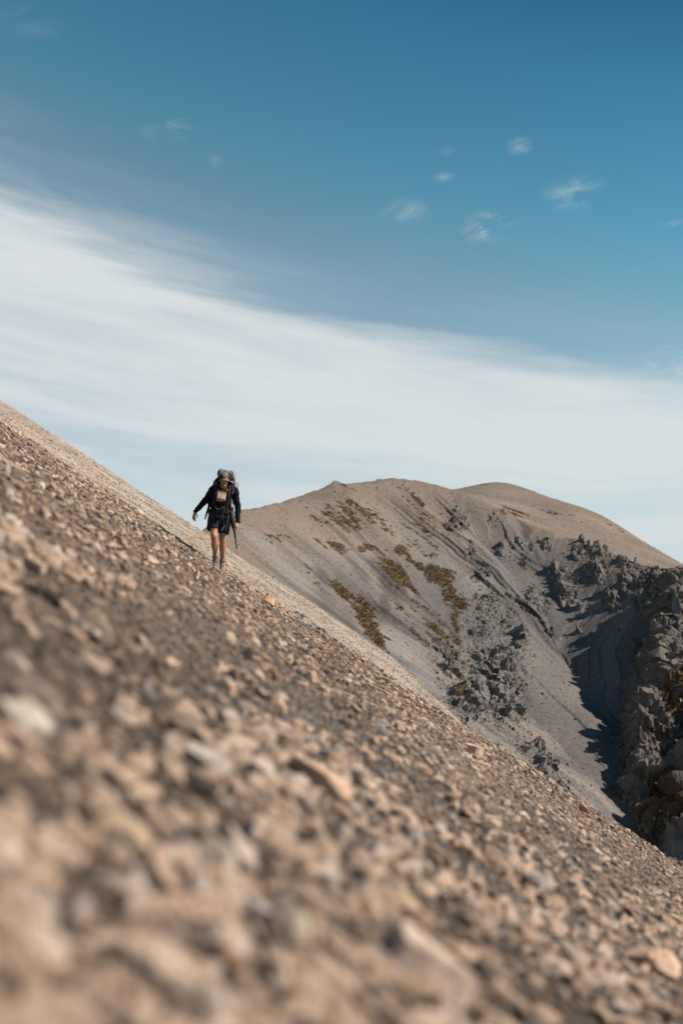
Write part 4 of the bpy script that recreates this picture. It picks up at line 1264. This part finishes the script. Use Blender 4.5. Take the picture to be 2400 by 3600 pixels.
for x0, y0, x1, y1 in ((1040, 395, 1085, 470), (860, 400, 905, 380), (985, 400, 990, 418)):
    bm = bmesh.new(); tube(bm, [V(x0, y0, .035), V((x0 + x1) / 2 - 4, (y0 + y1) / 2, .028), V(x1, y1, .035)], [.004, .005, .004], sub=2, seg=6)
    part('lid_cord', bm, webbing, lid)
# grey side panel and the thin bent rod of the frame
bm = bmesh.new()
box(bm, V(1085, 555, .20), (.055, .18, .17), Euler((R(-9), R(-6), 0)), .02)
part('side_pocket', bm, mat('pale_grey_cloth', (0.34, 0.31, 0.31), 0.8, 0.15, 0.2, 30, .5, 60), pack, wrinkle=.006, wscale=12)
bm = bmesh.new()
tube(bm, [V(1090, 520, .16), V(1118, 528, .16), V(1132, 560, .16), V(1130, 640, .17), V(1122, 720, .18)], [.006] * 5, sub=4, seg=8)
part('frame_rod', bm, webbing, pack)
# the corner of the pack seen past the shoulder
bm = bmesh.new()
tube(bm, [V(800, 480, .14), V(770, 540, .10), V(735, 610, .05)], [.045, .05, .03], sub=3)
part('load_lifter', bm, packblk, pack, wrinkle=.004, wscale=20)
# shoulder straps over the chest
for pts in ([V(800, 590, .06), V(792, 610, -.10), V(785, 700, -.165), V(790, 800, -.185), V(770, 930, -.15), V(735, 1000, -.03)],
            [V(1035, 585, .06), V(1020, 620, -.10), V(1015, 710, -.165), V(1010, 810, -.175), V(1015, 930, -.14), V(1030, 1000, -.03)]):
    bm = bmesh.new(); ribbon(bm, pts, (1, .1, .1), .068, .020, 5)
    st = part('shoulder_strap', bm, packblk, pack, smooth=True)
    bm = bmesh.new(); ribbon(bm, [p + Vector((0, -.018, 0)) for p in pts[1:5]], (1, .1, .1), .026, .005, 5)
    part('webbing', bm, webbing, st)
bm = bmesh.new(); ribbon(bm, [V(1060, 590, .0), V(1070, 680, -.09), V(1062, 760, -.11)], (1, .2, 0), .045, .012)
part('stabilizer_strap', bm, webbing, pack)
bm = bmesh.new(); ribbon(bm, [V(955, 625, -.13), V(930, 660, -.165), V(922, 730, -.18)], (1, 0, 0), .012, .006)
part('drinking_tube', bm, webbing, pack)
for c, rz in ((V(975, 682, -.195), 20), (V(985, 700, -.195), 20), (V(1075, 725, -.13), 0), (V(830, 700, -.20), 0)):
    bm = bmesh.new()
    box(bm, c, (.040, .012, .010), Euler((0, R(rz), 0)), .003); box(bm, c + Vector((.015, -.003, .012)), (.006, .008, .026), Euler((0, R(rz), 0)), .002)
    part('buckle', bm, buckm, pack)
bm = bmesh.new(); ribbon(bm, [V(790, 716, -.19), V(860, 705, -.21), V(1000, 720, -.19)], (0, 0, 1), .024, .006)
part('chest_strap', bm, webbing, pack)
# hip belt with its buckle, loose ends and webbing loops
bm = bmesh.new()
ribbon(bm, [V(655, 1000, .12), V(650, 1015, .0), V(700, 1030, -.10), V(790, 1045, -.150), V(880, 1050, -.165), V(960, 1040, -.13), V(1010, 1020, -.02), V(1010, 1005, .12)], (0, 0, 1), .085, .026, 5)
belt = part('hip_belt', bm, packblk, pack, voxel=.008, relax=2, wrinkle=.005, wscale=16)
bm = bmesh.new(); box(bm, V(915, 990, -.19), (.075, .022, .050), None, .006); box(bm, V(915, 990, -.205), (.030, .012, .030), None, .004)
part('buckle', bm, mat('black_plastic', (0.03, 0.03, 0.032), 0.4, 0.4), belt)
for x, y in ((905, 985), (935, 975)):
    bm = bmesh.new(); box(bm, V(x, y, -.218), (.012, .006, .006), None, .002); part('buckle_edge', bm, buckm, belt)
bm = bmesh.new()
tube(bm, [V(790, 970, -.165), V(815, 1000, -.19), V(860, 1008, -.20), V(900, 1000, -.20)], [.004] * 4, sub=4, seg=6)
part('cord_loop', bm, lacem, belt)
for pts, w in (([V(1000, 880, -.16), V(990, 960, -.185), V(978, 1040, -.19)], .028), ([V(1005, 1000, -.15), V(995, 1080, -.175), V(985, 1180, -.165)], .024),
               ([V(905, 1090, -.19), V(915, 1140, -.195), V(925, 1220, -.18), V(940, 1290, -.15)], .022)):
    bm = bmesh.new(); ribbon(bm, pts, (1, 0, 0), w, .006); part('loose_strap', bm, webbing, belt)
# the long strap end hanging clear on one side, with two small loops
bm = bmesh.new(); ribbon(bm, [V(662, 830, .10), V(650, 930, .06), V(622, 1040, .04), V(590, 1160, .04)], (1, 0, .3), .026, .008)
part('hanging_strap', bm, webbing, pack)
bm = bmesh.new()
tube(bm, [V(660, 830, .08), V(665, 900, .06), V(668, 950, .05)], [.03, .036, .026], sub=2)
part('hip_pad', bm, packblk, pack)
for y in (1010, 1060):
    bm = bmesh.new(); tube(bm, [V(655, y, .04), V(632, y + 12, .03), V(628, y + 40, .03), V(650, y + 52, .04)], [.005] * 4, sub=3, seg=6)
    part('gear_loop', bm, webbing, pack)
bm = bmesh.new(); tube(bm, [V(642, 1120, .03), V(632, 1150, .03), V(628, 1190, .03)], [.003] * 3, sub=2, seg=6)
part('cord_end', bm, lacem, pack)
# printed strap tab in front of the shorts
bm = bmesh.new(); ribbon(bm, [V(945, 1285, -.155), V(915, 1325, -.150), V(892, 1362, -.145)], (1, 0, .5), .034, .005, 2)
tab = part('strap_tab', bm, inkm, pack)
r_ = random.Random(3)
for i in range(11):
    t = i / 10
    c = V(945, 1287, -.162).lerp(V(893, 1358, -.152), t) + Vector((r_.uniform(-.010, .010), 0, r_.uniform(-.004, .004)))
    bm = bmesh.new(); box(bm, c, (r_.uniform(.008, .016), .003, r_.uniform(.006, .011)), Euler((0, R(r_.choice((35, 55, -30))), 0)))
    part('print', bm, white_ if i % 3 else pinkm, tab, smooth=False)

# soft dark fabric gathered at the waist, over the shorts
bm = bmesh.new()
ribbon(bm, [V(665, 1075, .0), V(700, 1095, -.10), V(780, 1110, -.150), V(870, 1130, -.165), V(930, 1120, -.14)], (0, .1, 1), .055, .022, 5)
part('waist_hem', bm, mat('washed_black_cloth', (0.030, 0.030, 0.029), 0.9, 0.1, .2, 30, .5, 50), person, voxel=.008, relax=2, wrinkle=.008, wscale=14)

# tan chest pouch with its white woven label
pouch = root('chest_pouch', "small tan canvas pouch with a white label strapped to the hiker's chest", 'pouch')
PR = Euler((R(-14), R(9), R(6))).to_quaternion()
PC = V(898, 800, -.245)
def PP(x, y, z): return PC + PR @ Vector((x, y, z))
bm = bmesh.new()
box(bm, PC, (.156, .078, .152), PR, .020)
part('pouch_body', bm, canvas, pouch, voxel=.006, relax=2, wrinkle=.005, wscale=13)
bm = bmesh.new()
tube(bm, [PP(-.083, -.038, .05), PP(-.02, -.046, .068), PP(.05, -.046, .066), PP(.083, -.036, .045)], [.004] * 4, sub=3, seg=6)
part('flap_seam', bm, canvas, pouch)
bm = bmesh.new(); box(bm, PP(-.012, -.047, -.028), (.084, .004, .058), PR, .001)
lab = part('label_patch', bm, white_, pouch, smooth=False)
for a, b in (((-.030, -.006), (-.002, -.036)), ((.012, -.006), (-.022, -.040)), ((-.012, -.002), (-.012, -.042)), ((-.026, -.018), (.006, -.024)), ((-.016, -.030), (-.006, -.046))):
    bm = bmesh.new(); tube(bm, [PP(a[0], -.0505, a[1] - .004), PP(b[0], -.0505, b[1] - .004)], [(.0012, .0036), (.0012, .0030)], sub=1, seg=6)
    part('emblem', bm, inkm, lab)
for x in (-.07, -.055, -.03, -.012, .004, .02):
    bm = bmesh.new(); ribbon(bm, [PP(x, -.03, -.075), PP(x + .004, -.032, -.100), PP(x + .002, -.028, -.118)], (1, 0, 0), .014, .005, 2)
    part('lash_loop', bm, canvas_d, pouch)
bm = bmesh.new(); ribbon(bm, [PP(.085, .0, -.01), PP(.10, .02, -.06), PP(.125, .03, -.11)], (0, 0, 1), .02, .005, 2)
part('pouch_strap', bm, webbing, pouch)

# bottle in the pack's side pocket
bottle = root('water_bottle', "slim blue topped bottle hanging beside the hiker's hip under the arm", 'bottle')
bm = bmesh.new(); tube(bm, [V(1050, 905, -.06), V(1050, 850, -.055)], [.014, .012], sub=1, seg=12); part('bottle_top', bm, bluem, bottle)
bm = bmesh.new(); tube(bm, [V(1054, 960, -.06), V(1052, 912, -.06)], [.017, .017], sub=1, seg=12); part('bottle_body', bm, white_, bottle)
bm = bmesh.new(); tube(bm, [V(1030, 985, -.06), V(1050, 978, -.075), V(1062, 985, -.06)], [.012, .014, .010], sub=2, seg=8); part('clip', bm, redm, bottle)
# small metal clips on the belt, below the bottle
carab = root('carabiner', "shiny metal clip hanging from the hip belt below the blue topped bottle", 'clip')
for x in (1040, 1062):
    bm = bmesh.new(); tube(bm, [V(x, 1040, -.05), V(x + 8, 1075, -.06), V(x + 18, 1110, -.06)], [.006, .006, .005], sub=2, seg=8); part('gate_bar', bm, buckm, carab)

# black pole: padded upper end, then two thinner sections
pole = root('telescopic_pole', "black telescopic pole with thick padded upper end held pointing down at the hiker's side", 'pole')
bm = bmesh.new(); tube(bm, [V(1048, 1075, -.10), V(1068, 1180, -.12), V(1088, 1290, -.135), V(1100, 1345, -.14)], [.036, .046, .042, .024], sub=4, seg=16)
part('padded_grip', bm, polem, pole, wrinkle=.003, wscale=12)
bm = bmesh.new(); tube(bm, [V(1094, 1325, -.165), V(1112, 1328, -.162)], [.005, .005], sub=1, seg=8); part('button', bm, buckm, pole)
bm = bmesh.new(); tube(bm, [V(1100, 1345, -.14), V(1118, 1462, -.15)], [.023, .017], sub=1, seg=12); part('upper_section', bm, polem, pole)
bm = bmesh.new(); tube(bm, [V(1116, 1452, -.15), V(1119, 1475, -.15)], [.020, .020], sub=1, seg=12); part('collar', bm, polem, pole)
bm = bmesh.new(); tube(bm, [V(1119, 1475, -.15), V(1143, 1640, -.16)], [.0125, .0115], sub=1, seg=12); part('lower_section', bm, polem, pole)
bm = bmesh.new(); tube(bm, [V(1143, 1640, -.16), V(1146, 1662, -.16)], [.0135, .013], sub=1, seg=12); part('tip', bm, polem, pole)
